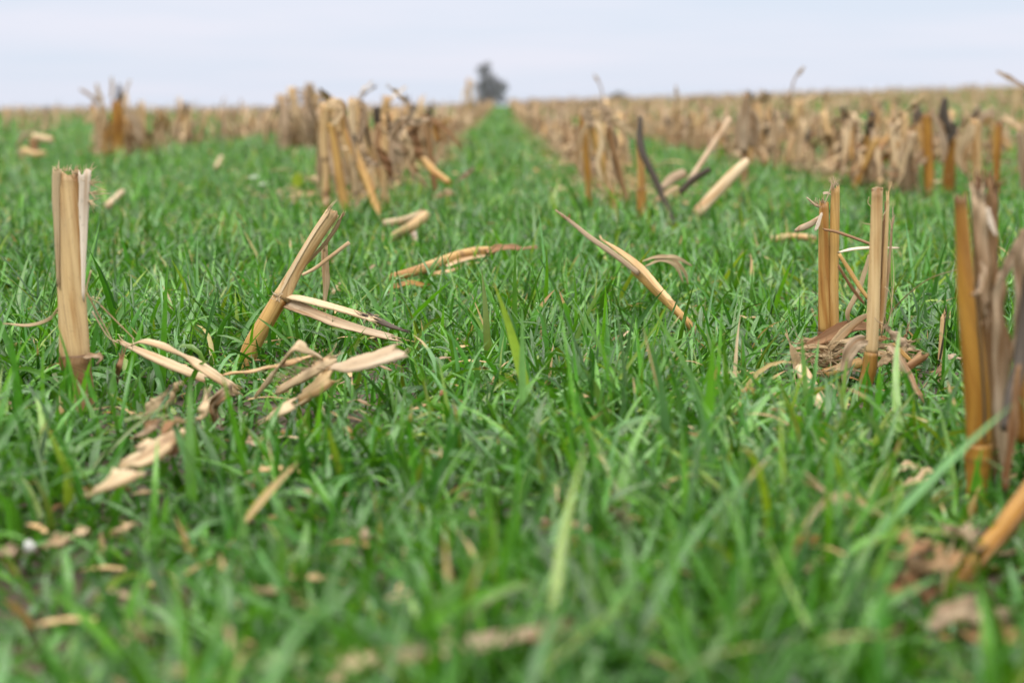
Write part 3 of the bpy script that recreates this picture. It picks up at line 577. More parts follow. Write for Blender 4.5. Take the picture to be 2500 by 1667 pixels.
part(MB().ribbon(pl([(2028, 475), (2020, 471), (2010, 472)], Y), [wp(q, Y) for q in (3, 6, 7)], normal=(0, -1, .3), curl=0.37), 'torn_tip', 'grey', s)
part(MB().tube(pl([(2003, 528), (1978, 546), (1956, 556), (1940, 564)], Y - .01), [wp(q, Y) for q in (5, 8, 8, 3)], sides=8, groove=.2, flat=.7), 'torn_sheath', 'grey', s)
part(MB().ribbon(pl([(2006, 522), (1998, 545), (1992, 562)], Y - .018), [wp(q, Y) for q in (6, 9, 8)], normal=(0, -1, .2), curl=0.43), 'bleached_scrap', 'white', s)

Y2 = baseY(2118, 925, .022)
s = thing('corn_stalk', 'tan stalk with round pithy top and slivers on its right, right of the sharp pair', 'corn stalk', A(2118, 915, Y2))
part(MB().tube(pl([(2128, 862), (2133, 760), (2137, 620), (2141, 463)], Y2), [wp(q, Y2) for q in (15, 15.5, 14.5, 13.5)], sides=20, rings=28, flat=.9, groove=.025, jag1=.001, tint1=.5, tint0=.2, wob=.05), 'stem', 'tan', s)
part(MB().ribbon(pl([(2150, 800), (2158, 700), (2163, 600), (2168, 478)], Y2 + .004), [wp(q, Y2) for q in (14, 14, 11, 8)], normal=(.4, -1, 0), curl=-1.05, thick=.0014, jag=.006, rings=20), 'sliver', 'tan', s)
part(MB().ribbon(pl([(2156, 785), (2166, 690), (2173, 620), (2178, 545)], Y2 + .01), [wp(q, Y2) for q in (10, 11, 8, 4)], normal=(.6, -1, 0), curl=-0.93, thick=.0012, jag=.006, rings=18), 'sliver', 'grey', s)
part(MB().ribbon(pl([(2148, 800), (2152, 700), (2158, 600), (2160, 527)], Y2 + .009), [wp(q, Y2) for q in (10, 12, 12, 10)], normal=(.2, -1, 0), curl=0.74, thick=.001, jag=.006, rings=18), 'sliver', 'brown', s)
part(MB().tube(pl([(2141, 470), (2141, 462), (2141, 458)], Y2), [wp(q, Y2) for q in (12, 12.5, 9)], sides=14, groove=.14, open1=False), 'pith', 'leafgrey', s)
part(MB().tube([foot(A(2112, 950, Y2))] + pl([(2112, 945), (2122, 905), (2128, 860)], Y2), [wp(q, Y2) for q in (15, 15, 17, 16)], sides=16, groove=.1, nodes=(.45,), tint=.2, open1=False), 'root_crown', 'amber', s)
fb = MB().fibres(A(2141, 459, Y2), (0, 0, 1), 12, .003, r=.0002, spread=.6)
for a in (((2155, 527), (2163, 515), (2172, 500)), ((2175, 760), (2182, 680), (2178, 600)), ((2160, 820), (2178, 740), (2172, 640)), ((2127, 505), (2119, 495), (2122, 480)), ((2126, 548), (2112, 546), (2106, 543)), ((2160, 700), (2174, 720), (2180, 800))): fb.tube(pl(a, Y2 - .004), [.0004, .0003, .00015], sides=4, rings=9, groove=0)
part(fb, 'fibre_tuft', 'pale', s)
CLEAR.append((s.location.x - .03, Y2 - .05, .085, .4)); CLEAR.append((s.location.x + .03, Y2 - .05, .05, .45))
Ym = (Y + Y2) / 2
single(MB().ribbon(pl([(2012, 560), (2040, 565), (2080, 578), (2127, 596)], Y - .02), [wp(q, Y) for q in (8, 9, 10, 10)], normal=(0, -.6, 1), curl=-0.99, thick=.001), 'dry_twig', 'brown', 'brown twig bridging the two sharp standing stalks, upper one', 'twig')
single(MB().ribbon(pl([(2048, 616), (2080, 608), (2126, 604), (2191, 605)], Y2 + .02), [wp(q, Y) for q in (4, 9, 10, 5)], normal=(0, -.6, 1), curl=-0.62, jag=.002), 'dry_twig', 'white', 'whitish splinter lying level behind the right of the two sharp standing stalks', 'twig')
single(MB().ribbon(pl([(2049, 620), (2075, 660), (2100, 700), (2119, 727)], Y2 + .03), [wp(q, Y) for q in (11, 13, 13, 10)], normal=(.6, -.8, .3), curl=-0.99, thick=.001), 'dry_twig', 'gold', 'golden diagonal straw crossing behind the pair of sharp stalks, upper of two', 'twig')
single(MB().ribbon(pl([(2048, 650), (2072, 690), (2095, 722), (2111, 742)], Y2 + .034), [wp(q, Y) for q in (8, 9, 9, 6)], normal=(.6, -.8, .3), curl=-0.99, thick=.001), 'dry_twig', 'brown', 'brown diagonal straw crossing behind the pair of sharp stalks, lower of two', 'twig')
single(MB().ribbon(pl([(2122, 622), (2112, 660), (2095, 710), (2070, 760), (2072, 785)], Ym + .01), [wp(q, Y) for q in (6, 11, 12, 13, 6)], normal=(-.5, -.8, .2), curl=-0.81), 'dry_leaf', 'leaf', 'narrow tan leaf strip slanting down between the two sharp standing stalks', 'dry leaf')
single(MB().ribbon(pl([(1960, 848), (2005, 830), (2055, 805), (2095, 796), (2132, 800)], (Y - .03, Y - .05)), [wp(q, Y) for q in (10, 30, 38, 30, 14)], normal=(0, -.8, .6), curl=0.93, ruffle=.001, jag=.006, rings=26), 'dry_leaf', 'leafbrown', 'wide brown leaf sweeping across the foot of the sharp pair of stalks', 'dry leaf')
single(MB().ribbon(pl([(2026, 850), (2060, 812), (2095, 782), (2135, 760)], (Y - .06, Y - .06)), [wp(q, Y) for q in (16, 24, 18, 4)], normal=(-.4, -.9, .3), curl=0.43, jag=.006), 'dry_leaf', 'leaf', 'tan leaf rising to the right in front of the sharp pair of stalks', 'dry leaf')
single(MB().ribbon(pl([(2116, 832), (2092, 838), (2072, 866), (2064, 900), (2060, 940)], Y2 - .03), [wp(q, Y) for q in (22, 34, 30, 22, 8)], normal=(-.4, -.9, .3), curl=0.81, ruffle=.0012, rings=24), 'dry_leaf', 'leafgrey', 'greyish leaf drooping in a hook from the right one of the sharp pair', 'dry leaf')
single(MB().ribbon(pl([(2165, 800), (2185, 818), (2205, 835), (2216, 842)], Y2 - .01), [wp(q, Y) for q in (10, 22, 24, 6)], normal=(.3, -.9, .4), curl=-0.74, ruffle=.0016, jag=.006), 'dry_leaf', 'leafgrey', 'crumpled grey leaf lump leaning on the right side of the sharp pair', 'dry leaf')
single(MB().ribbon(pl([(2174, 845), (2195, 870), (2220, 915), (2240, 950), (2254, 980)], (Y2 - .03, Y2 - .09)), [wp(q, Y) for q in (18, 26, 22, 18, 6)], normal=(.4, -.9, .3), curl=-0.81, ruffle=.001), 'dry_leaf', 'leafgrey', 'long grey leaf trailing down to the right from the sharp pair', 'dry leaf')
mb = MB()
for a in (((1942, 852), (1985, 846), (2040, 850), (2075, 858)), ((1950, 862), (1990, 868), (2040, 862), (2085, 850)), ((1960, 880), (1990, 872), (2020, 880), (2060, 876))): mb.ribbon(pl(a, (Y - .07, Y - .05)), [wp(q, Y) for q in (8, 13, 11, 4)], normal=(0, -.7, .8), curl=0.74, ruffle=.0008)
for i in range(30): mb.fibres(A(1985 + random.uniform(-30, 60), 868 + random.uniform(-16, 20), Y - .07), (random.uniform(-1, 1), -.2, random.uniform(-.6, .4)), 1, .03, r=.00025, spread=.3, curl=0.15)
for i in range(20):
    cx, cy = random.uniform(1960, 2215), random.uniform(835, 905); a = random.uniform(-.6, .6) + (0 if random.random() < .6 else 1.2); l = random.uniform(25, 60); yy = Y + random.uniform(-.09, .03)
    mb.ribbon(pl([(cx - l * math.cos(a), cy + l * .5 * math.sin(a)), (cx, cy - random.uniform(2, 14)), (cx + l * math.cos(a), cy - l * .5 * math.sin(a))], yy), [wp(q, Y) for q in (6, random.uniform(10, 24), 4)], normal=(random.gauss(0, .4), -.8, .7), curl=random.uniform(-1.2, 1.2), ruffle=.0012, jag=.006, rings=12)
single(mb, 'husk_tangle', 'leaf', 'nest of shredded husk and fibre around the foot of the sharp pair', 'husk tangle')
single(MB().ribbon(pl([(1930, 840), (1938, 862), (1946, 885), (1944, 905)], Y - .07), [wp(q, Y) for q in (4, 18, 24, 14)], normal=(-.4, -1, .2), curl=0.74, jag=.007), 'dry_leaf', 'pale', 'ragged cream leaf scrap at the far left of the tangle under the sharp pair', 'dry leaf')
single(MB().tube(pl([(1955, 900), (1975, 935), (1995, 970), (2020, 1005)], (Y - .13, Y - .22)), [wp(q, Y) for q in (14, 16, 16, 14)], sides=16, groove=.035, nodes=(.03,), flat=.9), 'stalk_fragment', 'pale', 'pale orange stalk stub leaning toward the viewer below the sharp pair', 'stalk fragment')
single(MB().tube(pl([(2012, 912), (2050, 902), (2100, 886)], (Y - .06, Y - .04)), [wp(q, Y) for q in (12, 13, 13)], sides=14, groove=.08), 'stalk_fragment', 'gold', 'short golden stalk lying level at the foot of the sharp pair', 'stalk fragment')
single(MB().tube(pl([(2214, 898), (2235, 882), (2252, 868)], (Y2 - .03, Y2 - .02)), [wp(q, Y) for q in (9, 10, 12)], sides=12, groove=.1, jag1=.003), 'stalk_fragment', 'brown', 'little reddish stick end right of the sharp pair', 'stalk fragment')
single(MB().ribbon(pl([(2184, 838), (2205, 862), (2224, 880)], Y2 - .01), [wp(q, Y) for q in (9, 11, 8)], normal=(.4, -1, .2), curl=-0.93, thick=.001), 'stalk_fragment', 'gold', 'small golden splinter beside the crumpled grey leaf lump', 'stalk fragment')
Yv = baseY(2290, 930)
s = thing('dry_twig', 'thin upright stick with black edge between the sharp pair and the near amber stalk', 'twig', A(2290, 938, Yv))
part(MB().tube(pl([(2291, 940), (2297, 880), (2302, 820), (2304, 771)], Yv), [wp(q, Yv) for q in (7, 8, 9, 7)], sides=12, groove=.1, jag1=.003, tint1=.4), 'stem', 'tan', s)
part(MB().ribbon(pl([(2286, 930), (2294, 880), (2305, 820), (2310, 778)], Yv - .004), [wp(q, Yv) for q in (6, 5, 6, 7)], normal=(.3, -1, 0), curl=-0.50, jag=.006), 'mouldy_edge', 'black', s)
mb = MB()
for a in (((2278, 920), (2298, 900), (2320, 905)), ((2300, 880), (2325, 870), (2345, 876)), ((2275, 938), (2290, 930), (2310, 944))): mb.ribbon(pl(a, Yv - .02), [wp(q, Yv) for q in (8, 16, 8)], normal=(0, -.7, .8), curl=0.81, ruffle=.001)
single(mb, 'dry_leaf', 'leafgrey', 'small torn leaf bits around the foot of the thin upright stick', 'dry leaf')
single(MB().tube(pl([(2172, 764), (2215, 720), (2270, 680), (2336, 658)], (Y2 + .02, Y2 - .1)), [.0006, .0006, .0005, .0004], sides=5, rings=24, groove=0), 'straw_wisp', 'pale', 'hair-thin pale fibre arching from the sharp pair to the near amber stalk', 'straw wisp')

# --- near amber stalk with weathered companion at the edge of the frame
Y = baseY(2388, 1180, .02)
s = thing('corn_stalk', 'near amber stalk, tall and smooth with dark split and brown node near the ground', 'corn stalk', A(2390, 1185, Y))
part(MB().tube(pl([(2390, 1090), (2384, 950), (2362, 740), (2352, 600), (2345, 480)], Y), [wp(q, Y) for q in (30, 32, 24, 18, 15)], sides=22, rings=30, groove=.025, flat=.9, jag1=.002, tint1=.8, tint0=.4), 'stem', 'amber', s)
part(MB().ribbon(pl([(2404, 1080), (2402, 960), (2390, 800), (2380, 690)], Y - .012), [wp(q, Y) for q in (5, 7, 6, 3)], normal=(0, -1, 0), curl=0.37), 'dark_split', 'black', s)
part(MB().tube([foot(A(2386, 1190, Y))] + pl([(2386, 1185), (2388, 1130), (2390, 1082)], Y), [wp(q, Y) for q in (25, 26, 31, 33)], sides=20, groove=.1, nodes=(.75, .5), tint=.1, open1=False), 'root_crown', 'amber', s)
CLEAR.append((s.location.x, Y - .03, .04, .6))
Yb = Y + .03
s = thing('corn_stalk', 'weathered grey-brown stalk with shaggy broken top leaning behind the near amber stalk', 'corn stalk', A(2425, 1170, Yb))
part(MB().tube([foot(A(2425, 1170, Yb))] + pl([(2425, 1170), (2418, 950), (2402, 650), (2402, 468)], Yb), [wp(q, Yb) for q in (22, 22, 22, 27, 30)], sides=18, rings=26, groove=.16, flat=.7, jag1=.006, tint1=.6, wob=.1), 'stem', 'brown', s)
part(MB().ribbon(pl([(2408, 760), (2400, 620), (2392, 520), (2388, 462)], Yb - .02), [wp(q, Yb) for q in (18, 30, 34, 30)], normal=(0, -1, 0), curl=-0.99, thick=.001, jag=.008, ruffle=.0015), 'sheath_strip', 'grey', s)
part(MB().ribbon(pl([(2425, 700), (2428, 600), (2422, 520), (2420, 450)], Yb - .012), [wp(q, Yb) for q in (16, 26, 28, 20)], normal=(.4, -1, 0), curl=-0.93, thick=.001, jag=.008, ruffle=.0015), 'sheath_strip', 'brown', s)
part(MB().ribbon(pl([(2452, 1150), (2446, 1000), (2448, 850), (2440, 740), (2448, 668)], Yb - .04), [wp(q, Yb) for q in (20, 38, 44, 36, 22)], normal=(.2, -1, 0), curl=-0.87, ruffle=.002, jag=.007, rings=28), 'hanging_leaf', 'leafgrey', s)
part(MB().ribbon(pl([(2412, 510), (2420, 545), (2432, 575)], Yb - .035), [wp(q, Yb) for q in (8, 14, 6)], normal=(0, -1, .2), curl=0.50), 'bleached_scrap', 'white', s)
part(MB().ribbon(pl([(2372, 722), (2392, 705), (2402, 660), (2396, 640)], Yb - .035), [wp(q, Yb) for q in (8, 12, 16, 8)], normal=(0, -1, .2), curl=0.50, ruffle=.001), 'bleached_scrap', 'white', s)
fb = MB()
for i in range(8): fb.fibres(A(2380 + i * 7, 462 - i, Yb), (0, 0, 1), 7, .014, r=.0004, spread=.5, curl=0.25)
part(fb, 'fibre_tuft', 'brown', s)
s = thing('corn_stalk', 'blackened stalk with curling grey leaves at the right edge beside the near amber stalk', 'corn stalk', A(2462, 1040, Y - .02))
part(MB().tube(pl([(2452, 1050), (2472, 960), (2492, 880), (2512, 700), (2520, 560)], (Y - .05, Y)), [wp(q, Y) for q in (10, 17, 17, 16, 14)], sides=14, rings=24, groove=.12, flat=.8), 'stem', 'black', s)
part(MB().ribbon(pl([(2430, 720), (2452, 665), (2480, 610), (2500, 580), (2530, 560)], Y + .03), [wp(q, Y) for q in (10, 22, 26, 26, 20)], normal=(-.3, -1, .3), curl=0.74, ruffle=.002), 'leaf', 'leafgrey', s)
part(MB().ribbon(pl([(2500, 560), (2490, 640), (2496, 720), (2488, 800), (2470, 880)], Y - .01), [wp(q, Y) for q in (20, 34, 38, 30, 12)], normal=(-.2, -1, .1), curl=0.93, ruffle=.003), 'leaf', 'leafgrey', s)
part(MB().ribbon(pl([(2488, 890), (2478, 980), (2470, 1070), (2452, 1200)], Y - .06), [wp(q, Y) for q in (14, 18, 22, 12)], normal=(-.2, -1, .1), curl=0.74, ruffle=.002), 'leaf', 'leafbrown', s)
part(MB().tube(pl([(2500, 1080), (2505, 950), (2515, 800)], Y + .02), [wp(q, Y) for q in (17, 16, 15)], sides=12, groove=.1), 'side_stem', 'gold', s)
Yc = baseY(2335, 1440)
s = thing('corn_stalk', 'thick orange-brown stalk slanting out of the right edge close to the lens', 'corn stalk', A(2335, 1440, Yc))
part(MB().tube([foot(A(2290, 1490, Yc))] + pl([(2318, 1450), (2375, 1378), (2440, 1300), (2500, 1222), (2590, 1100)], (Yc, Yc + .05)), [wp(q, Yc) for q in (24, 24, 27, 29, 30, 30)], sides=20, rings=26, groove=.025, tint0=.3), 'stem', 'amber', s)
part(MB().ribbon(pl([(2345, 1442), (2400, 1375), (2460, 1305), (2520, 1225)], (Yc - .01, Yc + .03)), [wp(q, Yc) for q in (8, 16, 18, 16)], normal=(.6, -.6, -.5), curl=-0.62, thick=.001), 'shed_sheath', 'brown', s)
CLEAR.append((s.location.x, Yc - .03, .05, .5))
for (a, wd_, mt, lab) in (
        ([(2170, 1395, .02), (2200, 1350, .045), (2235, 1320, .05), (2250, 1350, .03)], 55, 'leafbrown', 'rust brown crumpled leaf on the ground left of the slanting orange-brown stalk'),
        ([(2170, 1420, .02), (2230, 1395, .03), (2300, 1365, .04), (2335, 1355, .03)], 60, 'leaf', 'tan crumpled leaf with ribs beside the slanting orange-brown stalk'),
        ([(2300, 1290, .02), (2345, 1300, .04), (2380, 1325, .035), (2390, 1360, .02)], 40, 'leafgrey', 'pale pinkish leaf bent beside the slanting orange-brown stalk, behind the tan one'),
        ([(2170, 1440, .02), (2220, 1435, .03), (2280, 1445, .015)], 60, 'leafbrown', 'flat dark rusty leaf under the tan crumpled leaf'),
        ([(2240, 1535, .015), (2310, 1500, .03), (2390, 1490, .03), (2460, 1515, .015)], 55, 'leafgrey', 'greyish pink leaf low in the bottom right corner, farther of two'),
        ([(2330, 1570, .01), (2400, 1545, .025), (2480, 1560, .02), (2540, 1590, .01)], 60, 'leafbrown', 'brown leaf low in the bottom right corner, nearer of two'),
        ([(1690, 1310, .03), (2020, 1200, .03)], 0, '', '')):
    if wd_: single(MB().ribbon(gl(a), [wp(wd_ * q, .85) for q in (.4, 1, 1, .4)], normal=(0, -.6, .8), curl=0.68, ruffle=.004, jag=.007, rings=22), 'dry_leaf', mt, lab, 'dry leaf')
mb = MB()
for a in (((2195, 1150), (2215, 1135), (2240, 1142)), ((2205, 1185), (2235, 1175), (2270, 1165)), ((2240, 1170), (2262, 1150), (2275, 1150))): mb.ribbon(gl([(p[0], p[1], .02) for p in a]), [wp(q, 1.05) for q in (12, 22, 10)], normal=(0, -.7, .8), curl=0.62, ruffle=.001)
single(mb, 'stalk_fragment', 'pale', 'pale broken stalk flakes in the grass left of the near amber stalk', 'stalk fragment')

# --- foreground litter, blurred by the lens
FG = [
    ([(850, 1640, .015), (930, 1610, .03), (1080, 1585, .035), (1220, 1560, .04), (1350, 1530, .045)], (40, 60, 55, 50, 26), 'leafgrey', 'dry_leaf', 'long pale leaf lying across the bottom of the picture'),
    ([(1290, 1570, .03), (1330, 1545, .05), (1400, 1545, .03)], (40, 60, 20), 'leafbrown', 'dry_leaf', 'reddish brown leaf end at the right tip of the long pale bottom leaf'),
    ([(450, 1575, .008), (448, 1520, .03), (450, 1450, .06)], (44, 48, 16), 'leafgrey', 'dry_leaf', 'pointed grey-tan leaf standing up like a tooth near the bottom left'),
    ([(560, 1545, .03), (575, 1590, .03), (580, 1640, .02)], (22, 26, 16), 'leaf', 'dry_leaf', 'straw-yellow leaf stub right of the pointed grey-tan leaf'),
    ([(845, 1625, .04), (880, 1610, .045), (910, 1605, .04)], (50, 64, 40), 'pale', 'stalk_fragment', 'cream stalk lump at the left end of the long pale bottom leaf'),
    ([(790, 1665, .03), (815, 1650, .035), (840, 1648, .03)], (40, 48, 30), 'pale', 'stalk_fragment', 'cream stalk lump at the very bottom edge'),
    ([(860, 1310, .02), (890, 1300, .03), (915, 1320, .02)], (26, 34, 20), 'leafgrey', 'stalk_fragment', 'small greyish leaf scrap in the lower middle left'),
    ([(1030, 1380, .02), (1070, 1400, .025), (1095, 1412, .02)], (20, 24, 16), 'leafbrown', 'dry_leaf', 'small brown and cream scrap above the long pale bottom leaf'),
    ([(1390, 1275, .03), (1430, 1290, .03), (1455, 1315, .02)], (14, 18, 14), 'leaf', 'dry_leaf', 'narrow tan strip with dark end in the near grass, lower middle'),
    ([(1160, 1262, .03), (1178, 1290, .03), (1192, 1318, .02)], (16, 20, 10), 'leaf', 'dry_leaf', 'short slanted straw scrap near the lower middle'),
    ([(1515, 1250, .05), (1525, 1280, .035), (1535, 1310, .015)], (30, 40, 34), 'leafgrey', 'dry_leaf', 'dull beige leaf standing among near blades right of the middle'),
    ([(2000, 1190, .05), (2045, 1225, .045), (2085, 1262, .03)], (14, 20, 20), 'leaf', 'dry_leaf', 'pale slender leaf slanting down left of the near amber stalk'),
    ([(1945, 1325, .03), (1975, 1312, .035), (2008, 1315, .03)], (20, 28, 18), 'amber', 'dry_leaf', 'yellow-orange leaf tip in the near grass on the right'),
    ([(1945, 1400, .02), (1975, 1385, .03), (2000, 1365, .03)], (16, 22, 16), 'leafgrey', 'dry_leaf', 'pinkish straw scrap below the yellow-orange leaf tip'),
    ([(120, 1330, .015), (140, 1315, .03), (160, 1320, .02)], (34, 44, 28), 'leaf', 'dry_leaf', 'round tan leaf scrap near the left edge beside the white pebble'),
    ([(5, 1350, .015), (20, 1340, .03), (40, 1360, .02)], (34, 44, 28), 'leafgrey', 'dry_leaf', 'pinkish leaf scrap cut by the left edge'),
    ([(285, 1300, .02), (305, 1285, .03), (325, 1282, .02)], (18, 24, 16), 'pale', 'stalk_fragment', 'cream chip in the near grass, right of the round tan scrap'),
    ([(180, 1310, .02), (200, 1295, .03), (215, 1300, .02)], (18, 24, 16), 'pale', 'stalk_fragment', 'pale chip between the round tan scrap and the cream chip'),
    ([(400, 1655, .02), (450, 1640, .03), (520, 1650, .02)], (30, 40, 20), 'leaf', 'dry_leaf', 'tan leaf on the ground at the bottom left edge'),
    ([(320, 1525, .03), (345, 1550, .03), (365, 1570, .02)], (16, 22, 16), 'leafgrey', 'dry_leaf', 'mauve straw scrap left of the pointed grey-tan leaf'),
    ([(1010, 1452, .03), (1025, 1450, .03), (1040, 1462, .02)], (20, 26, 18), 'pale', 'stalk_fragment', 'little cream chip left of the brown and cream scrap'),
    ([(1075, 1480, .02), (1110, 1478, .03), (1140, 1460, .02)], (16, 26, 16), 'leafbrown', 'dry_leaf', 'rusty scrap just above the long pale bottom leaf'),
    ([(650, 1440, .03), (680, 1440, .03), (720, 1450, .02)], (16, 22, 12), 'leaf', 'dry_leaf', 'thin tan scrap in the near grass, lower left of the middle'),
    ([(1800, 1480, .02), (1830, 1470, .03), (1860, 1460, .02)], (20, 26, 16), 'leafbrown', 'dry_leaf', 'brown scrap low among the near blades, right of the middle'),
    ([(2050, 1470, .02), (2075, 1455, .03), (2090, 1440, .02)], (22, 26, 16), 'leafgrey', 'dry_leaf', 'mauve leaf scrap low in the near grass on the right'),
]
for a, wd_, mt, nm, lab in FG:
    Yg = G(*a[len(a) // 2]).y
    single(MB().ribbon(gl(a), [wp(q, Yg) for q in wd_], normal=(0, -.7, .7), curl=0.56, ruffle=.0015, jag=.007, rings=18, thick=.0009), nm, mt, lab, 'dry leaf' if nm == 'dry_leaf' else 'stalk fragment', clear=False)
# white pebble
bpv = MB(); c = G(72, 1335, .02)
bpv.tube([c + Vector((0, 0, -.003)), c + Vector((0, 0, -.001)), c + Vector((0, 0, .002)), c + Vector((.001, 0, .0035))], [.002, .0034, .0032, .0012], sides=12, rings=10, groove=.08, open1=False)
single(bpv, 'pebble', plain('pebble_white', (.5, .5, .5), .6), 'small white pebble resting in the near grass by the left edge', 'pebble')

# --- background stalks one can tell apart
L1G = 'cut corn stalks standing in the blurred clump left of the middle'
Yj = baseY(800, 505, .04)
def bg(name, label, polys, cat='corn stalk', group=None):
    base = min((p for q in polys for p in q[2]), key=lambda p: p.z)
    s = thing(name, label, cat, base, group)
    for (pn, mt, pts, kind, wd_, kw) in polys:
        if kind == 't' and pn in ('stem', 'root_end') and cat == 'corn stalk':      # stems stand in the soil
            lo = 0 if pts[0].z < pts[-1].z else -1
            if pts[lo].z > .02:
                q = pts[lo]; nx = pts[1] if lo == 0 else pts[-2]; dv = q - nx; k_ = (q.z + .005) / max(-dv.z, .35 * dv.length); g = q + dv * k_; g.z = tz(g.x, g.y) - .005
                pts = [g] + list(pts) if lo == 0 else list(pts) + [g]; wd_ = [wd_[0]] + list(wd_) if lo == 0 else list(wd_) + [wd_[-1]]
        mb = MB()
        if kind == 't': mb.tube(pts, wd_, **{**dict(sides=12, groove=.08), **kw})
        else: mb.ribbon(pts, wd_, **{**dict(curl=0.81, normal=(0, -1, .3), ruffle=.002), **kw})
        part(mb, pn, mt, s)
    return s
W = lambda *q: [wp(k, Yj) for k in q]
bg('corn_stalk', 'straight tan stalk with two joints, first upright of the blurred clump', [('stem', 'tan', pl([(794, 505), (796, 420), (790, 350), (792, 254)], Yj), 't', W(9, 9, 10, 11), dict(nodes=(.36, .62), rings=24, jag1=.004)), ('stump_scrap', 'pale', pl([(790, 500), (797, 490), (803, 482)], Yj - .02), 'r', W(10, 14, 6), {})])
bg('corn_stalk', 'golden leaning stalk whose top folds over, second upright of the blurred clump', [('stem', 'gold', pl([(842, 500), (828, 420), (818, 350), (808, 300)], Yj), 't', W(11, 11, 10, 9), dict(rings=20, nodes=(.45,))), ('folded_top', 'pale', pl([(800, 262), (812, 252), (828, 256), (834, 268), (822, 290), (812, 305)], Yj - .02), 'r', W(14, 26, 28, 26, 20, 12), dict(curl=0.74))])
bg('corn_stalk', 'golden stalk slanting right with a grey joint, third upright of the blurred clump', [('stem', 'gold', pl([(912, 488), (895, 440), (866, 375), (842, 312), (834, 252)], (Yj - .05, Yj + .02)), 't', W(9, 9.5, 10, 10, 9), dict(rings=24, nodes=(.38,))), ('sheath_strip', 'leafgrey', pl([(870, 400), (862, 350), (848, 300), (838, 250)], Yj - .03), 'r', W(5, 8, 9, 8), dict(curl=0.99))])
bg('corn_stalk', 'pale stalk with black joints standing between the folded stalk and the messy heap', [('stem', 'pale', pl([(872, 490), (866, 440), (862, 340), (858, 240)], Yj + .12), 't', W(8, 9, 9, 8), dict(rings=24, nodes=(.36, .63))), ('mouldy_joint', 'black', pl([(864, 380), (864, 360), (863, 330)], Yj + .1), 't', W(7, 7.5, 7), {}), ('leaf', 'leafgrey', pl([(880, 350), (885, 300), (888, 262), (875, 250)], Yj + .1), 'r', W(10, 18, 22, 12), {})])
bg('corn_stalk', 'tan stalk with black mould stripe leaning in the messy heap left of the middle', [('stem', 'tan', pl([(940, 470), (918, 400), (898, 330), (888, 262)], Yj + .15), 't', W(8, 9, 9, 9), dict(rings=20)), ('mould_stripe', 'black', pl([(905, 360), (890, 300), (884, 262)], Yj + .13), 'r', W(6, 10, 8), {}), ('mouldy_stub', 'black', pl([(922, 300), (920, 280), (920, 262)], Yj + .14), 't', W(9, 9, 9), {})])
bg('corn_stalk', 'upright orange-tan stalk in the middle of the messy heap with a dark split tip', [('stem', 'tan', pl([(938, 460), (940, 400), (942, 340), (940, 280)], Yj + .12), 't', W(9, 9, 9, 9), dict(rings=20, nodes=(.5,))), ('mouldy_tip', 'black', pl([(952, 340), (950, 300), (946, 275)], Yj + .1), 'r', W(5, 9, 7), {})])
bg('corn_stalk', 'golden brown stalk bending over to the right at the far side of the messy heap', [('stem', 'brown', pl([(1052, 380), (1046, 330), (1040, 288)], Yj + .4), 't', W(8, 8, 8), {}), ('bent_arm', 'leafbrown', pl([(1038, 286), (1062, 296), (1092, 318), (1128, 362)], Yj + .38), 'r', W(10, 16, 14, 6), dict(curl=1.6, straight=True)), ('stub', 'amber', pl([(1068, 345), (1066, 320), (1064, 300)], Yj + .4), 't', W(7, 7, 7), {})])
bg('corn_stalk', 'bent golden stalk with pale knob slumping to the grass right of the messy heap', [('fallen_stem', 'gold', pl([(1095, 445), (1060, 420), (1020, 375), (990, 335)], (Yj - .05, Yj + .2)), 't', W(7, 9, 10, 9), dict(rings=20, straight=True)), ('knob', 'pale', pl([(982, 345), (990, 335), (995, 325)], Yj + .15), 't', W(9, 12, 9), {}), ('torn_strip', 'leaf', pl([(1060, 410), (1070, 380), (1082, 350)], Yj + .1), 'r', W(8, 16, 8), {})])
for i, (pts, wd_, mt, lab) in enumerate((
        ([(1012, 440), (1000, 400), (1004, 360), (990, 330)], 18, 'leaf', 'pale leaf hanging low in the front of the messy heap, its tip on the grass'),
        ([(1040, 455), (1020, 425), (1000, 395), (985, 350)], 12, 'leaf', 'narrow tan leaf trailing to the grass under the bent golden stalk'),
        ([(930, 310), (955, 345), (975, 365), (990, 375)], 12, 'pale', 'short white-tipped straw crossing the messy heap'),
        ([(925, 360), (945, 400), (955, 430)], 22, 'leafbrown', 'dusky brown leaf in the shade of the messy heap'),
        ([(985, 380), (960, 340), (975, 300), (1000, 290)], 26, 'leafgrey', 'large grey crumpled leaf high in the messy heap'),
        ([(1050, 290), (1010, 300), (975, 300), (950, 310)], 20, 'leafgrey', 'grey leaf lying level across the top of the messy heap'),
        ([(1020, 300), (1005, 330), (1015, 360), (1030, 385)], 30, 'leafbrown', 'dark brown crumpled leaf on the right side of the messy heap'),
        ([(1000, 262), (980, 240), (965, 222), (948, 212)], 8, 'leaf', 'thin straw sticking up into the sky above the messy heap'),
        ([(890, 375), (905, 395), (925, 405)], 16, 'leafgrey', 'grey leaf low between the pale and orange-tan stalks'),
        ([(1120, 440), (1140, 425), (1155, 412)], 12, 'leafgrey', 'grey twig end rising from the grass right of the messy heap'),
        ([(1068, 480), (1090, 470), (1108, 472)], 18, 'pale', 'cream chip in the grass below the messy heap'),
        ([(880, 468), (888, 440), (893, 425)], 14, 'pale', 'pale leaf stub at the foot of the slanting golden stalk'))):
    single(MB().ribbon(pl(pts, Yj + (.02 * (i % 4))), [wp(wd_ * q, Yj) for q in (.5, 1, 1, .5)], normal=(.2, -1, .3), curl=0.62, ruffle=.005, straight=True, jag=.006), 'dry_leaf', mt, lab, 'dry leaf', clear=False)

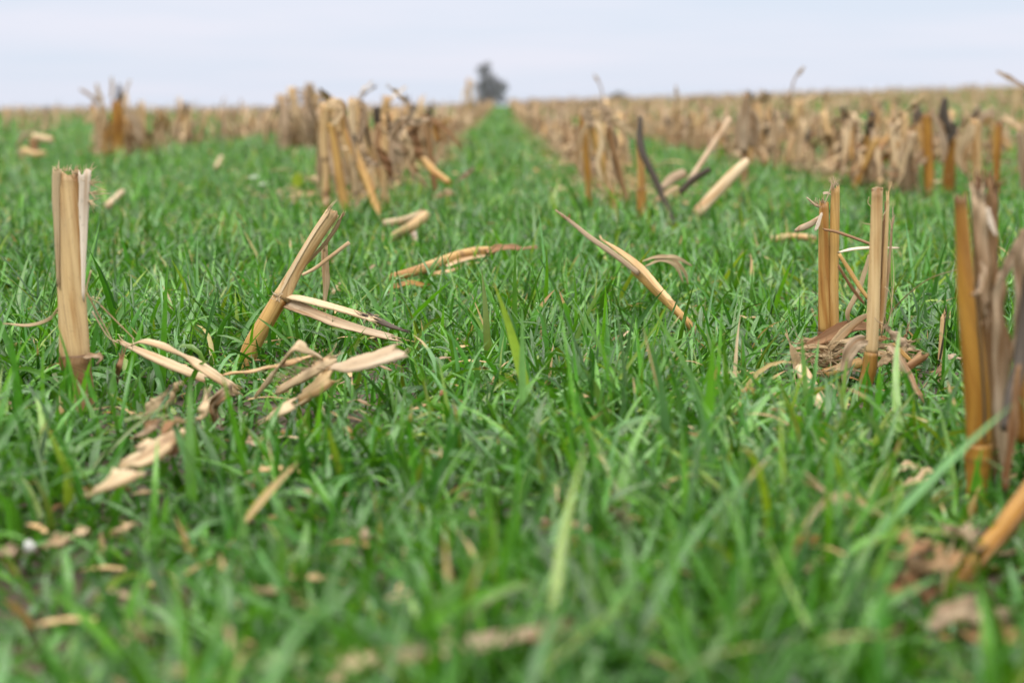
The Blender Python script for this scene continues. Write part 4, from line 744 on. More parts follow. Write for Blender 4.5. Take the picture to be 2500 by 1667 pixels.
Yk = baseY(1565, 525, .04)
W = lambda *q: [wp(k, Yk) for k in q]
bg('corn_stalk', 'black stalk bent like an elbow against a short orange stub, right of the middle', [('stem', 'black', pl([(1622, 492), (1598, 436), (1568, 378), (1560, 340), (1563, 284)], (Yk - .05, Yk)), 't', W(6, 7.5, 8, 9, 4), dict(rings=26, straight=True, groove=.15))])
bg('corn_stalk', 'short orange stub with dark joint standing against the black bent stalk', [('stem', 'gold', pl([(1566, 460), (1564, 400), (1556, 335)], Yk + .02), 't', W(10, 9, 5), dict(rings=16)), ('root_end', 'amber', pl([(1564, 530), (1566, 490), (1566, 458)], Yk + .02), 't', W(10, 11, 11), dict(tint1=.9))])
Yk2 = Yk + .35
bg('corn_stalk', 'golden-brown stalk with dark crumpled head, in the clump left of the black bent stalk', [('stem', 'gold', pl([(1492, 470), (1478, 410), (1458, 350), (1445, 310)], Yk2), 't', W(8, 11, 12, 11), dict(rings=18)), ('crumpled_head', 'leafgrey', pl([(1440, 262), (1432, 275), (1438, 295), (1446, 312)], Yk2 - .02), 'r', W(14, 30, 30, 16), {}), ('hanging_leaf', 'leaf', pl([(1432, 300), (1418, 340), (1412, 390), (1420, 430)], Yk2 - .03), 'r', W(8, 18, 18, 8), {}), ('hanging_leaf', 'pale', pl([(1462, 300), (1468, 350), (1460, 400), (1470, 445)], Yk2 - .04), 'r', W(6, 16, 14, 6), {}), ('hanging_leaf', 'leafgrey', pl([(1480, 290), (1500, 340), (1502, 400), (1512, 450)], Yk2 + .04), 'r', W(8, 20, 18, 6), {}), ('lower_sheath', 'pale', pl([(1482, 395), (1486, 430), (1488, 468)], Yk2 - .03), 'r', W(8, 14, 8), {})])
bg('corn_stalk', 'grey-black stalk leaning right in the clump left of the black bent stalk', [('stem', 'brown', pl([(1516, 432), (1508, 395), (1494, 350), (1488, 310)], Yk2 + .02), 't', W(8, 8, 8, 8), dict(rings=16)), ('leaf_lump', 'leafgrey', pl([(1462, 262), (1478, 268), (1484, 282), (1472, 296)], Yk2), 'r', W(12, 26, 24, 12), {}), ('sheath_strip', 'leaf', pl([(1494, 285), (1515, 300), (1535, 315), (1545, 338)], Yk2 - .02), 'r', W(10, 18, 18, 8), {}), ('side_leaf', 'leaf', pl([(1508, 310), (1526, 330), (1530, 370), (1524, 405)], Yk2 - .02), 'r', W(8, 14, 14, 6), {})])
bg('corn_stalk', 'amber stalk with pale leaves behind the clump left of the black bent stalk', [('stem', 'amber', pl([(1432, 385), (1428, 340), (1425, 285)], Yk2 + .1), 't', W(9, 10, 10), {}), ('leaf', 'leaf', pl([(1440, 380), (1446, 350), (1440, 310), (1446, 280)], Yk2 + .06), 'r', W(6, 14, 14, 8), {})])
bg('corn_stalk', 'long pale log-like stalk with black tip leaning right, beyond the forked straw', [('leaning_stem', 'pale', pl([(1700, 522), (1745, 472), (1790, 425), (1822, 396)], (Yk - .05, Yk + .05)), 't', W(13, 14, 14, 11), dict(rings=18, jag1=.006)), ('mouldy_tip', 'black', pl([(1812, 402), (1820, 396), (1826, 388)], Yk + .11), 't', W(9, 9, 6), {})])
bg('corn_stalk', 'thin tan stalk leaning far right behind the log-like pale stalk, with dark joint', [('leaning_stem', 'grey', pl([(1668, 462), (1700, 415), (1740, 355), (1782, 292)], (Yk, Yk + .2)), 't', W(5, 6, 6.5, 8), dict(rings=20, nodes=(.5,))), ('mouldy_stub', 'black', pl([(1660, 470), (1690, 440), (1734, 412)], Yk - .02), 't', W(8, 9, 7), {})])
single(MB().tube(pl([(1615, 462), (1640, 438), (1668, 424)], (Yk, Yk + .05)), W(8, 12, 12), sides=12, groove=.1), 'stalk_fragment', 'leafgrey', 'beige stub end poking from the grass between black bent stalk and leaning stalk', 'stalk fragment', clear=False)
single(MB().ribbon(pl([(1600, 490), (1630, 470), (1655, 455)], Yk - .05), W(8, 14, 10), normal=(0, -.8, .6)), 'dry_leaf', 'leaf', 'tan shred on the grass right of the foot of the black bent stalk', 'dry leaf', clear=False)
Yd = baseY(1805, 385, .05)
single(MB().ribbon(pl([(1795, 365), (1815, 380), (1838, 402)], Yd), [wp(q, Yd) for q in (16, 20, 14)], normal=(0, -.8, .6)), 'stalk_fragment', 'grey', 'greyish stub lying at the near edge of the dense tan row on the right', 'stalk fragment', clear=False)

# dark upright and golden clump in the dense row on the right
Yl = 4.0
W = lambda *q: [wp(k, Yl) for k in q]
bg('corn_stalk', 'tall dark grey stalk rising above the dense tan row to the skyline', [('stem', 'brown', pl([(1822, 300), (1823, 270), (1822, 228)], Yl), 't', W(9, 8, 4), dict(groove=.2)), ('weathered_leaf', 'leafgrey', pl([(1808, 368), (1812, 320), (1818, 270), (1822, 235)], Yl - .02), 'r', W(30, 40, 26, 8), {}), ('torn_leaf', 'leafgrey', pl([(1835, 360), (1845, 310), (1838, 270)], Yl + .04), 'r', W(20, 28, 12), {})])
Yl = 4.15
W = lambda *q: [wp(k, Yl) for k in q]
GC = 'right-hand golden clump'
bg('corn_stalk', 'dark golden stalk, first of the clump ending the dense tan row', [('stem', 'amber', pl([(2268, 412), (2266, 340), (2264, 275)], Yl), 't', W(12, 12, 12), dict(tint1=.8)), ('dry_leaf_strip', 'leafgrey', pl([(2275, 275), (2295, 310), (2305, 360), (2300, 400)], Yl - .02), 'r', W(10, 18, 20, 8), {})])
bg('corn_stalk', 'black-topped golden stalk in the middle of the clump ending the dense tan row', [('stem', 'amber', pl([(2318, 415), (2320, 360), (2318, 310)], Yl + .05), 't', W(14, 15, 13), {}), ('mouldy_top', 'black', pl([(2312, 330), (2304, 285), (2308, 240)], Yl + .03), 't', W(13, 12, 6), dict(groove=.2)), ('mouldy_leaf', 'black', pl([(2320, 300), (2325, 320), (2308, 350)], Yl + .01), 'r', W(18, 26, 14), {})])
bg('corn_stalk', 'tan stalk wrapped in a wide hanging husk in the clump ending the dense row', [('stem', 'tan', pl([(2385, 420), (2384, 360), (2382, 290)], Yl + .05), 't', W(12, 12, 12), {}), ('husk', 'leaf', pl([(2362, 425), (2348, 390), (2358, 345), (2375, 305)], Yl - .03), 'r', W(14, 34, 36, 18), {}), ('dark_curl', 'leafgrey', pl([(2395, 300), (2400, 285), (2418, 276), (2430, 285)], Yl), 'r', W(10, 20, 20, 10), {})])
bg('corn_stalk', 'orange stalk with black collar, last of the clump ending the dense tan row', [('stem', 'amber', pl([(2432, 410), (2434, 360), (2438, 295)], Yl), 't', W(9, 10, 10), dict(tint1=.9)), ('broken_arm', 'pale', pl([(2450, 285), (2480, 305), (2515, 330)], Yl), 'r', W(16, 20, 20), {})])
bg('corn_stalk', 'grey weathered stalk cut by the right edge behind the near black stalk', [('stem', 'leafgrey', pl([(2504, 440), (2500, 380), (2496, 320)], Yl - .1), 't', W(13, 13, 12), {}), ('long_leaf', 'leafgrey', pl([(2520, 222), (2490, 205), (2462, 190), (2432, 174)], Yl - .4), 'r', W(6, 5, 12, 6), dict(ruffle=.0005)), ('leaf', 'leaf', pl([(2496, 330), (2510, 280), (2530, 240), (2522, 222)], Yl - .3), 'r', W(10, 12, 10, 7), {})])
# left side
Yq = 7.4
W = lambda *q: [wp(k, Yq) for k in q]
bg('corn_stalk', 'amber stalk with black spike and splayed leaves, standing out in the far left clump', [('stem', 'amber', pl([(287, 350), (288, 300), (287, 245)], Yq), 't', W(14, 15, 14), dict(tint1=.7)), ('spike', 'black', pl([(290, 250), (291, 225), (291, 205)], Yq), 't', W(8, 6, 3), {}), ('leaf', 'leaf', pl([(245, 345), (245, 310), (252, 275), (248, 252)], Yq - .1), 'r', W(10, 26, 24, 8), {}), ('leaf', 'leafgrey', pl([(345, 350), (335, 310), (315, 275), (305, 262)], Yq - .1), 'r', W(14, 24, 22, 8), {}), ('leaf', 'leaf', pl([(205, 300), (222, 292), (240, 282), (252, 262)], Yq - .1), 'r', W(8, 12, 12, 8), {}), ('leaf', 'leaf', pl([(340, 345), (342, 310), (340, 270), (342, 245)], Yq), 'r', W(16, 18, 10, 4), {}), ('leaf', 'leaf', pl([(250, 250), (240, 225), (236, 205)], Yq), 'r', W(10, 10, 6), {}), ('leaf', 'leaf', pl([(300, 245), (308, 220), (318, 195)], Yq), 'r', W(8, 7, 4), {}), ('leaf', 'leaf', pl([(272, 240), (274, 210), (272, 188)], Yq), 'r', W(8, 8, 4), {}), ('leaf', 'leafgrey', pl([(240, 250), (215, 230), (195, 218)], Yq), 'r', W(8, 8, 6), {})])
Yh = baseY(70, 395, .05)
W = lambda *q: [wp(k, Yh) for k in q]
bg('stalk_fragment', 'broken stalk lying in a zigzag in the blurred grass at the upper left', [('upper_piece', 'pale', pl([(80, 335), (100, 338), (130, 342)], Yh), 't', W(10, 9, 7), {}), ('stub', 'brown', pl([(85, 370), (82, 350), (80, 335)], Yh), 't', W(11, 11, 9), {}), ('lower_piece', 'tan', pl([(55, 365), (80, 376), (112, 375)], Yh - .05), 't', W(8, 8, 7), {}), ('leaf', 'leaf', pl([(45, 365), (55, 385), (68, 408)], Yh - .1), 'r', W(8, 12, 6), {}), ('leaf', 'leafgrey', pl([(40, 360), (60, 330), (95, 312)], Yh), 'r', W(6, 12, 5), {})], cat='stalk fragment')
for (pts, wd_, mt, lab) in (
        ([(262, 502), (280, 485), (298, 468)], 15, 'pale', 'blunt cream stub poking from blurred grass right of the lone broad stalk top'),
        ([(530, 410), (536, 395), (540, 385)], 14, 'pale', 'tiny cream chip in the blurred grass at the upper left'),
        ([(1890, 585), (1925, 578), (1965, 580), (1985, 585)], 18, 'tan', 'tan stub lying in the grass left of the sharp pair of stalks')):
    single(MB().tube(gl([(p[0], p[1], .05) for p in pts]), [wp(wd_ / 2, G(*pts[1], .05).y)] * 3, sides=10, groove=.08), 'stalk_fragment', mt, lab, 'stalk fragment', clear=False)

# white wild flower and a yellow-green weed leaf
Yf = baseY(600, 505)
s = thing('wild_flower', 'small white flower head on a thin green stem in the blurred grass', 'flower', A(595, 510, Yf))
M['flower'] = plain('petal_white', (.72, .80, .66), .6, .3); M['stemgreen'] = plain('weed_green', (.10, .24, .05), .5, .3); M['weedyellow'] = plain('weed_yellow_green', (.30, .40, .02), .5, .4)
part(MB().tube(pl([(595, 510), (610, 480), (625, 450)], Yf), [.0012, .001, .0009], sides=6), 'stem', 'stemgreen', s)
for (cx, cy) in ((620, 438), (643, 455)):
    mb = MB(); c = A(cx, cy, Yf)
    for k in range(9):
        a = k * .7; d = Vector((math.cos(a), math.sin(a) * .8, .35)); mb.ribbon([c, c + d * .007, c + d * .014 + Vector((0, 0, .002))], [.003, .009, .004], normal=(0, 0, 1), curl=0.43, across=3)
        d2 = Vector((math.cos(a + .3) * .5, math.sin(a + .3) * .5, .9)); mb.ribbon([c, c + d2 * .006, c + d2 * .011], [.003, .008, .003], normal=(d.x, d.y, 0), curl=0.43, across=3)
    part(mb, 'blossom', 'flower', s)
s = thing('weed_plant', 'yellow-green weed with one broad leaf in blurred grass beside the straight tan stalk', 'weed', A(722, 500, Yf))
part(MB().tube(pl([(722, 505), (724, 470), (726, 450)], Yf), [.0015, .0013, .001], sides=6), 'stem', 'stemgreen', s)
part(MB().ribbon(pl([(722, 462), (726, 442), (730, 424)], Yf), [.012, .036, .016], normal=(.1, -1, .4), curl=0.50), 'leaf', 'weedyellow', s)
c = A(685, 1628, .62)
s = thing('weed_plant', 'pale green round-leaved seedling at the bottom edge left of the middle', 'weed', (c.x, c.y, tz(c.x, c.y)))
M['weedpale'] = plain('weed_pale_green', (.34, .46, .20), .5, .4)
part(MB().tube([Vector((c.x, c.y, 0)), c], [.001, .001], sides=6), 'stem', 'stemgreen', s)
for k in range(4):
    a = k * 1.7 + .4; d = Vector((math.cos(a), math.sin(a) * .7, .25)); part(MB().ribbon([c, c + d * .006, c + d * .013], [.003, .010, .004], normal=(0, -.5, 1), curl=0.37, across=4), 'leaf', 'weedpale', s)
# ------------------------------------------------------------------ rows of cut corn running away from the lens
X0, DX = -0.45, 0.805
ROWK = list(range(-34, 42))
START = {0: 3.9, 1: 4.7, 2: 4.05, -1: 8.2, -2: 8.7}
rr = random.Random(21)
def stub_parts(rd, hi=True):
    """a cut stalk about 0.22 m tall at the origin: [(part name, material, MB)]"""
    h = min(.25, rd.gauss(.19, .035)); r = rd.uniform(.0085, .012); lx, ly = rd.gauss(0, .035), rd.gauss(0, .03)
    if rd.random() < .22: lx *= 3
    top = Vector((lx, ly, h)); res = []
    sm = rd.choice(['tan', 'tan', 'tan', 'pale', 'pale', 'gold', 'gold', 'amber', 'grey', 'grey', 'brown'] if hi else ['tan', 'tan', 'pale', 'pale', 'gold', 'grey', 'grey', 'brown'])
    mb = MB(); mb.tube([(0, 0, -.01), top * .5 + Vector((rd.gauss(0, .004), 0, 0)), top], [r * 1.1, r, r * .95], sides=10 if hi else 5, rings=12 if hi else 3, flat=rd.uniform(.7, 1), groove=.08, jag1=.006, nodes=(rd.uniform(.2, .6),) if hi else (), tint1=rd.choice([0, .3, .7]), rs=rd)
    res.append(('stem', sm, mb))
    n = rd.choice([6, 7, 8, 9])
    for i in range(n):
        a = rd.uniform(0, 6.28); d = Vector((math.cos(a), math.sin(a) * .8, 0)); z0 = h * rd.uniform(.25, 1.0); l = rd.uniform(.05, .14); wd_ = rd.uniform(.008, .024)
        k = rd.random()
        p0 = top * (z0 / h)
        if k < .2: pts = [p0, p0 + d * .02 + Vector((0, 0, .03)), p0 + d * .05 + Vector((0, 0, .05))]
        elif k < .75: pts = [p0, p0 + d * l * .12 + Vector((0, 0, -z0 * .25)), p0 + d * l * .25 + Vector((0, 0, -z0 * .6)), p0 + d * l * .32 + Vector((rd.gauss(0, .01), 0, -z0 * rd.uniform(.8, .98)))]
        else: pts = [p0, p0 + d * l * .7 + Vector((0, 0, -z0 * rd.uniform(-.1, .4))), p0 + d * l * rd.uniform(.4, 1.1) + Vector((0, 0, -z0 * rd.uniform(.6, .98)))]
        mb = MB().ribbon(pts, [wd_ * .6, wd_, wd_, wd_ * .3], normal=(d.x, d.y, .4), curl=rd.uniform(.5, 2), twist=[0, rd.uniform(-1, 1)], rings=9 if hi else 4, across=3 if hi else 1, ruffle=.003 if hi else 0, straight=True, jag=.008, thick=.0008, rs=rd)
        res.append(('leaf', rd.choice(['leaf', 'leaf', 'leaf', 'leafgrey', 'leafgrey', 'leafbrown', 'pale', 'pale']), mb))
    if rd.random() < .07:
        res.append(('mouldy_top', 'black', MB().tube([top * .78, top * .9, top * 1.06], [r * 1.05, r * 1.1, r * .8], sides=8 if hi else 5, rings=5 if hi else 3, groove=.15, rs=rd)))
    return res
protos = []
for v in range(14):
    root = bpy.data.objects.new('corn_stalk', None)
    kids = [mb.build(nm, mt, root, (0, 0, 0)) for nm, mt, mb in stub_parts(rr)]
    protos.append((root, kids))
spots = []
for k in ROWK:
    x = X0 + DX * k; y = START.get(k, max(3.0, abs(x) / .45 - 2.2))
    while y < 64:
        dense = (k in (2, 3) and y < 12) or (k == 0 and y < 9) or (k == -1 and 8.2 < y < 9.8) or (k == -2 and y < 13)
        y += rr.uniform(.03, .07) if dense and k == -2 else rr.uniform(.035, .10) if dense else rr.uniform(.08, .19)
        if rr.random() < (.05 if k > 0 else .12): y += rr.uniform(.2, .5)
        xx = x + (rr.gauss(.03, .04) if k == 0 and dense else rr.gauss(0, .06 if dense else .035))
        if abs(xx) > .41 * y + .9: continue
        if k < 0 and not dense and rr.random() < .8: continue
        if k == -1 and 9.8 < y < 11.5: continue
        if k == -2 and 10.0 < y < 10.7: continue
        if k < -2 and y < 13: continue
        if k > 3 and y > 10 and rr.random() < .66: continue
        if k == 3 and y > 16 and rr.random() < .4: continue
        spots.append((k, xx, y))
for _ in range(9): spots.append((-2, rr.uniform(-2.16, -1.92), rr.uniform(7.3, 7.9)))
spots.sort(key=lambda q: q[2] + 0 * q[1])
inview = [q for q in spots if abs(q[1] - .006 * q[2]) < .375 * q[2]]
near = inview[:262]; nearset = set(near); far = [q for q in spots if q not in nearset]
def row_text(k, y):
    d = 'nearer' if y < 6.5 else 'farther'
    if k == 0: return 'cut tan corn stalk in the row leading toward the dark tree, %s part' % d
    if k == 1: return 'cut tan corn stalk in the row right of the green lane, %s part' % d
    if k == 2: return 'cut tan corn stalk in the dense row filling the right side, %s part' % d
    if k == 3: return 'cut tan corn stalk in the second row behind the dense row on the right'
    if k > 3: return 'small cut corn stalk in the blurred rows climbing toward the skyline at right'
    if k == -1: return 'cut tan corn stalk in the gappy row left of the blurred clump, %s part' % d
    if k == -2: return 'cut pale corn stalk in the low ragged bunch right of the splayed amber stalk'
    return 'tiny cut corn stalk in the farthest rows on the left below the skyline'
used = set()
for i, (k, x, y) in enumerate(near):
    v = rr.randrange(len(protos)) if i >= len(protos) else i
    root, kids = protos[v]
    if v not in used: o = root; used.add(v); COL.objects.link(o)
    else:
        o = root.copy(); COL.objects.link(o)
        for c in kids:
            d = c.copy(); COL.objects.link(d); d.parent = o
    s_ = rr.uniform(.95, 1.22) if k in (2, 3) else rr.uniform(1.0, 1.27) if (k in (0, 2, 3) or (k == -1 and y < 10) or (k == -2 and y < 13)) else rr.uniform(.85, 1.2)
    o.location = (x, y, tz(x, y)); o.rotation_euler = (rr.gauss(0, .06), rr.gauss(0, .06), rr.uniform(0, 6.28)); o.scale = (s_, s_, s_)
    t = row_text(k, y); tag(o, t, 'corn stalk', t.replace('cut tan corn stalk', 'cut corn stalks').replace('cut pale corn stalk', 'cut pale stalks').replace('small cut corn stalk', 'small cut stalks').replace('tiny cut corn stalk', 'tiny cut stalks'))
# two taller broken stalks that break the skyline
def tall(px, X, ztop_px, label, mats, lean=0):
    y = FPX * X / (px - 1228); z0 = tz(X, y); zt = H + (HORIZON - ztop_px) / FPX * y; h = zt - z0
    s = thing('corn_stalk', label, 'corn stalk', (X, y, z0)); L = Vector((X, y, z0))
    part(MB().tube([L, L + Vector((.01, 0, h * .5)), L + Vector((lean, 0, h))], [.026, .03, .026], sides=12, rings=18, groove=.1, nodes=(.3, .65)), 'stem', mats[0], s)
    for i in range(6):
        a = i * 1.1 + .5; d = Vector((math.cos(a), math.sin(a), 0)); z1 = h * (.55 + .07 * i)
        part(MB().ribbon([L + Vector((0, 0, z1)), L + d * .05 + Vector((0, 0, z1 + .02)), L + d * .11 + Vector((0, 0, z1 * .6)), L + d * .12 + Vector((0, 0, z1 * .2))], [.015, .042, .036, .01], normal=(d.x, d.y, .4), curl=1.4, ruffle=.004), 'leaf', mats[1 + i % 2], s)
tall(1146, -.44, 195, 'tall golden broken stalk standing against the sky beside the dark tree', ('gold', 'leaf', 'tan'))
tall(752, -1.25, 205, 'tall pale leafy stalk standing against the sky left of the clump', ('leafgrey', 'leafgrey', 'leaf'), .03)
tall(700, -1.26, 232, 'short grey leafy stalk at the left of the tall pale leafy one on the skyline', ('grey', 'leafgrey', 'leaf'), -.02)
tall(724, -1.24, 215, 'grey leafy stalk pressed against the tall pale leafy stalk on the skyline', ('tan', 'leaf', 'leafgrey'), -.01)
tall(772, -1.22, 228, 'tan leafy stalk just right of the tall pale leafy stalk on the skyline', ('gold', 'leaf', 'leafgrey'), .02)
for (pts, Yw, lab) in (([(1925, 300), (1932, 225), (1942, 190), (1964, 163)], 4.5, 'faint thin dry weed stem hooking into the sky on the right'),
                       ([(1474, 300), (1472, 240), (1464, 205), (1450, 182)], 5.2, 'faint thin dry weed stem curving up into the sky right of the middle'),
                       ([(1650, 300), (1652, 240), (1650, 208)], 5.0, 'faint straight dry weed stem above the dense tan row')):
    s = thing('dry_weed_stem', lab, 'weed stem', A(*pts[0], Yw))
    part(MB().tube(pl(pts, Yw), [.003, .0028, .002], sides=6), 'stem', 'leafgrey', s)
    part(MB().ribbon(pl(pts[-2:], Yw), [.004, .014, .004], normal=(.3, -1, .3), curl=.8), 'seed_head', 'leafgrey', s)

# the far stubble and the crumbs of straw: one mesh each
class Bulk:
    def __init__(s): s.V = []; s.F = []; s.M = []; s.UV = []; s.T = []; s.n = 0
    def add(s, arr, loc, rz, sc_):
        c, si = math.cos(rz), math.sin(rz)
        Rm = np.array([[c, -si, 0], [si, c, 0], [0, 0, 1]]) * sc_
        for (V, F, UV, T, mi) in arr:
            s.V.append(V @ Rm.T + np.array(loc)); s.F.append(F + s.n); s.n += len(V); s.UV.append(UV); s.T.append(T); s.M.append(np.full(len(F), mi, np.int32))
    def build(s, name, mats):
        V = np.concatenate(s.V).astype(np.float32); F = np.concatenate(s.F); Mi = np.concatenate(s.M)
        return mesh_np(name, V, F, np.concatenate(s.UV), mats, Mi, tint=np.concatenate(s.T))
def mesh_np(name, V, F, UV, mats, Mi=None, tint=None, blade=None):
    """F: (n, 4) quads; a triangle repeats its last index and is split off"""
    me = bpy.data.meshes.new(name)
    me.vertices.add(len(V)); me.vertices.foreach_set('co', V.astype(np.float32).ravel())
    n = len(F); me.loops.add(n * 4); me.loops.foreach_set('vertex_index', F.astype(np.int32).ravel())
    me.polygons.add(n); me.polygons.foreach_set('loop_start', np.arange(0, n * 4, 4, dtype=np.int32)); me.polygons.foreach_set('loop_total', np.full(n, 4, np.int32))
    for m in mats: me.materials.append(m)
    if Mi is not None: me.polygons.foreach_set('material_index', Mi)
    me.polygons.foreach_set('use_smooth', np.ones(n, bool))
    u = me.uv_layers.new(name='UVMap'); u.data.foreach_set('uv', UV.astype(np.float32)[F.ravel()].ravel())
    if tint is not None: me.attributes.new('tint', 'FLOAT', 'POINT').data.foreach_set('value', tint.astype(np.float32))
    if blade is not None: me.attributes.new('blade', 'FLOAT_COLOR', 'POINT').data.foreach_set('color', blade.astype(np.float32).ravel())
    me.update(calc_edges=True); me.validate()
    o = bpy.data.objects.new(name, me); COL.objects.link(o); return o
MATN = list(M.keys())
def pack(parts):
    res = []
    for nm, mt, mb in parts:
        F = np.array([f if len(f) == 4 else None for f in mb.f if len(f) == 4], np.int64)
        res.append((np.array([tuple(p) for p in mb.v]), F, np.array(mb.uv), np.array(mb.t), MATN.index(mt)))
    return res
lod = [pack(stub_parts(rr, False)) for _ in range(24)]
B = Bulk()
for (k, x, y) in far: B.add(lod[rr.randrange(24)], (x, y, tz(x, y)), rr.uniform(0, 6.28), rr.uniform(.85, 1.2) * (1.0 if y < 25 else 1.1))
o = B.build('corn_stubble', [M[q] for q in MATN]); tag(o, 'distant blurred rows of cut tan corn stubble running to the skyline', 'stubble', kind='stuff')
# crumbs
crumb = []
for _ in range(30):
    l = rr.uniform(.012, .06); d = Vector((l, rr.gauss(0, .01), rr.gauss(0, .004)))
    mb = MB().ribbon([(0, 0, 0), tuple(d * .5 + Vector((0, 0, rr.uniform(0, .006)))), tuple(d)], [rr.uniform(.002, .01), rr.uniform(.004, .014), rr.uniform(.002, .01)], normal=(0, 0, 1), curl=rr.uniform(-1.5, 1.5), twist=[0, rr.uniform(-.8, .8)], rings=5, across=2, thick=.0007, ruffle=.0006)
    crumb.append(pack([('crumb', rr.choice(['leaf', 'leaf', 'pale', 'leafgrey', 'leafbrown', 'tan', 'amber']), mb)]))
B = Bulk()
for _ in range(2600):
    y = rr.uniform(.3, 3.8); x = rr.uniform(-1, 1) * (.42 * y + .75)
    B.add(crumb[rr.randrange(30)], (x, y, tz(x, y) + abs(rr.gauss(.008, .012))), rr.uniform(0, 6.28), rr.uniform(.3, .75))
for (k, x, y) in spots:
    if y > 26: continue
    for _ in range(16 if k >= 0 else 6):
        xx = x + rr.gauss(0, .09); yy = y + rr.uniform(-.12, .12)
        B.add(crumb[rr.randrange(30)], (xx, yy, tz(xx, yy) + rr.uniform(.005, .09)), rr.uniform(0, 6.28), rr.uniform(.8, 1.6))
for _ in range(900):                                # the same chaff round the nearer stalks of the two close rows
    k = rr.choice([0, 1]); y = rr.uniform(3.5, 4.9); x = X0 + DX * k + rr.gauss(0, .1)
    B.add(crumb[rr.randrange(30)], (x, y, rr.uniform(.005, .05)), rr.uniform(0, 6.28), rr.uniform(.7, 1.3))
o = B.build('straw_litter', [M[q] for q in MATN]); tag(o, 'chopped straw crumbs and chaff strewn over the soil between blades', 'litter', kind='stuff')
# ------------------------------------------------------------------ far trees beyond the brow of the field
M['bark'] = plain('bark_grey', (.06, .055, .055), .9, 0, .3, 4)
M['crown_hazed'] = plain('foliage_haze_grey', (.23, .23, .26), .8, .1, .3, 1.5)  # distance haze put into the crown colour: lighter and bluer, no air volume
M['crown_olive'] = plain('foliage_olive_grey', (.085, .08, .055), .8, .1, .35, 1.5)
def far_tree(label, px, D, lobes, mat, trunk_px, seed):
    rd = random.Random(seed); k = D / FPX
    def W3(qx, qy, dy=0): return Vector(((qx - 1228) * k, D + dy, H + (HORIZON - qy) * k))
    bx = (px - 1228) * k; z0 = tz(bx, D); root = thing('far_tree', label, 'tree', (bx, D, z0)); root.name = 'tree'
    b = Vector((bx, D, z0)); c0 = W3(*trunk_px)
    mb = MB().tube([b, b.lerp(c0, .5) + Vector((.15, 0, 0)), c0], [.32, .24, .14], sides=10, rings=14, groove=.12, open1=False)
    for (qx, qy, r) in lobes:
        c = W3(qx, qy); mb.tube([b.lerp(c0, .55), b.lerp(c0, .8).lerp(c, .4) + Vector((0, rd.uniform(-.5, .5), 0)), c], [.14, .09, .03], sides=6, rings=10, groove=.1, open1=False)
    part(mb, 'trunk', 'bark', root)
    V = []; F = []
    for (qx, qy, r) in lobes:
        c = W3(qx, qy); rm = r * k; n = int(90 * r / 10)
        for _ in range(n):
            d = Vector((rd.gauss(0, 1), rd.gauss(0, 1), rd.gauss(0, 1))).normalized() * rm * rd.random() ** .4
            cc = c + d
            for _ in range(10):
                p = cc + Vector((rd.gauss(0, .16), rd.gauss(0, .16), rd.gauss(0, .13))); u = Vector((rd.gauss(0, 1), rd.gauss(0, 1), rd.gauss(0, 1))).normalized(); w2 = u.orthogonal().normalized(); s_ = rd.uniform(.07, .14)
                i = len(V); V += [p - u * s_, p + w2 * s_ * .5, p + u * s_, p - w2 * s_ * .5]; F.append((i, i + 1, i + 2, i + 3))
    mb = MB(); mb.v = V; mb.f = F; mb.uv = [(0, 0)] * len(V); mb.t = [0] * len(V)
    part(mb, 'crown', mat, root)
far_tree('dark grey lone tree on the skyline at the end of the green lane', 1192, 250, [(1178, 176, 15), (1190, 166, 11), (1194, 194, 18), (1181, 206, 13), (1218, 214, 14), (1210, 202, 10), (1226, 208, 10), (1233, 216, 8), (1166, 214, 8), (1180, 226, 12), (1204, 236, 13), (1218, 230, 11), (1176, 240, 13), (1226, 242, 12), (1200, 248, 14)], 'crown_hazed', (1194, 196), 3)
far_tree('low rounded olive tree top just showing over the brow right of the middle', 1505, 250, [(1505, 240, 15), (1490, 244, 12), (1521, 244, 12), (1505, 254, 16)], 'crown_olive', (1505, 246), 5)

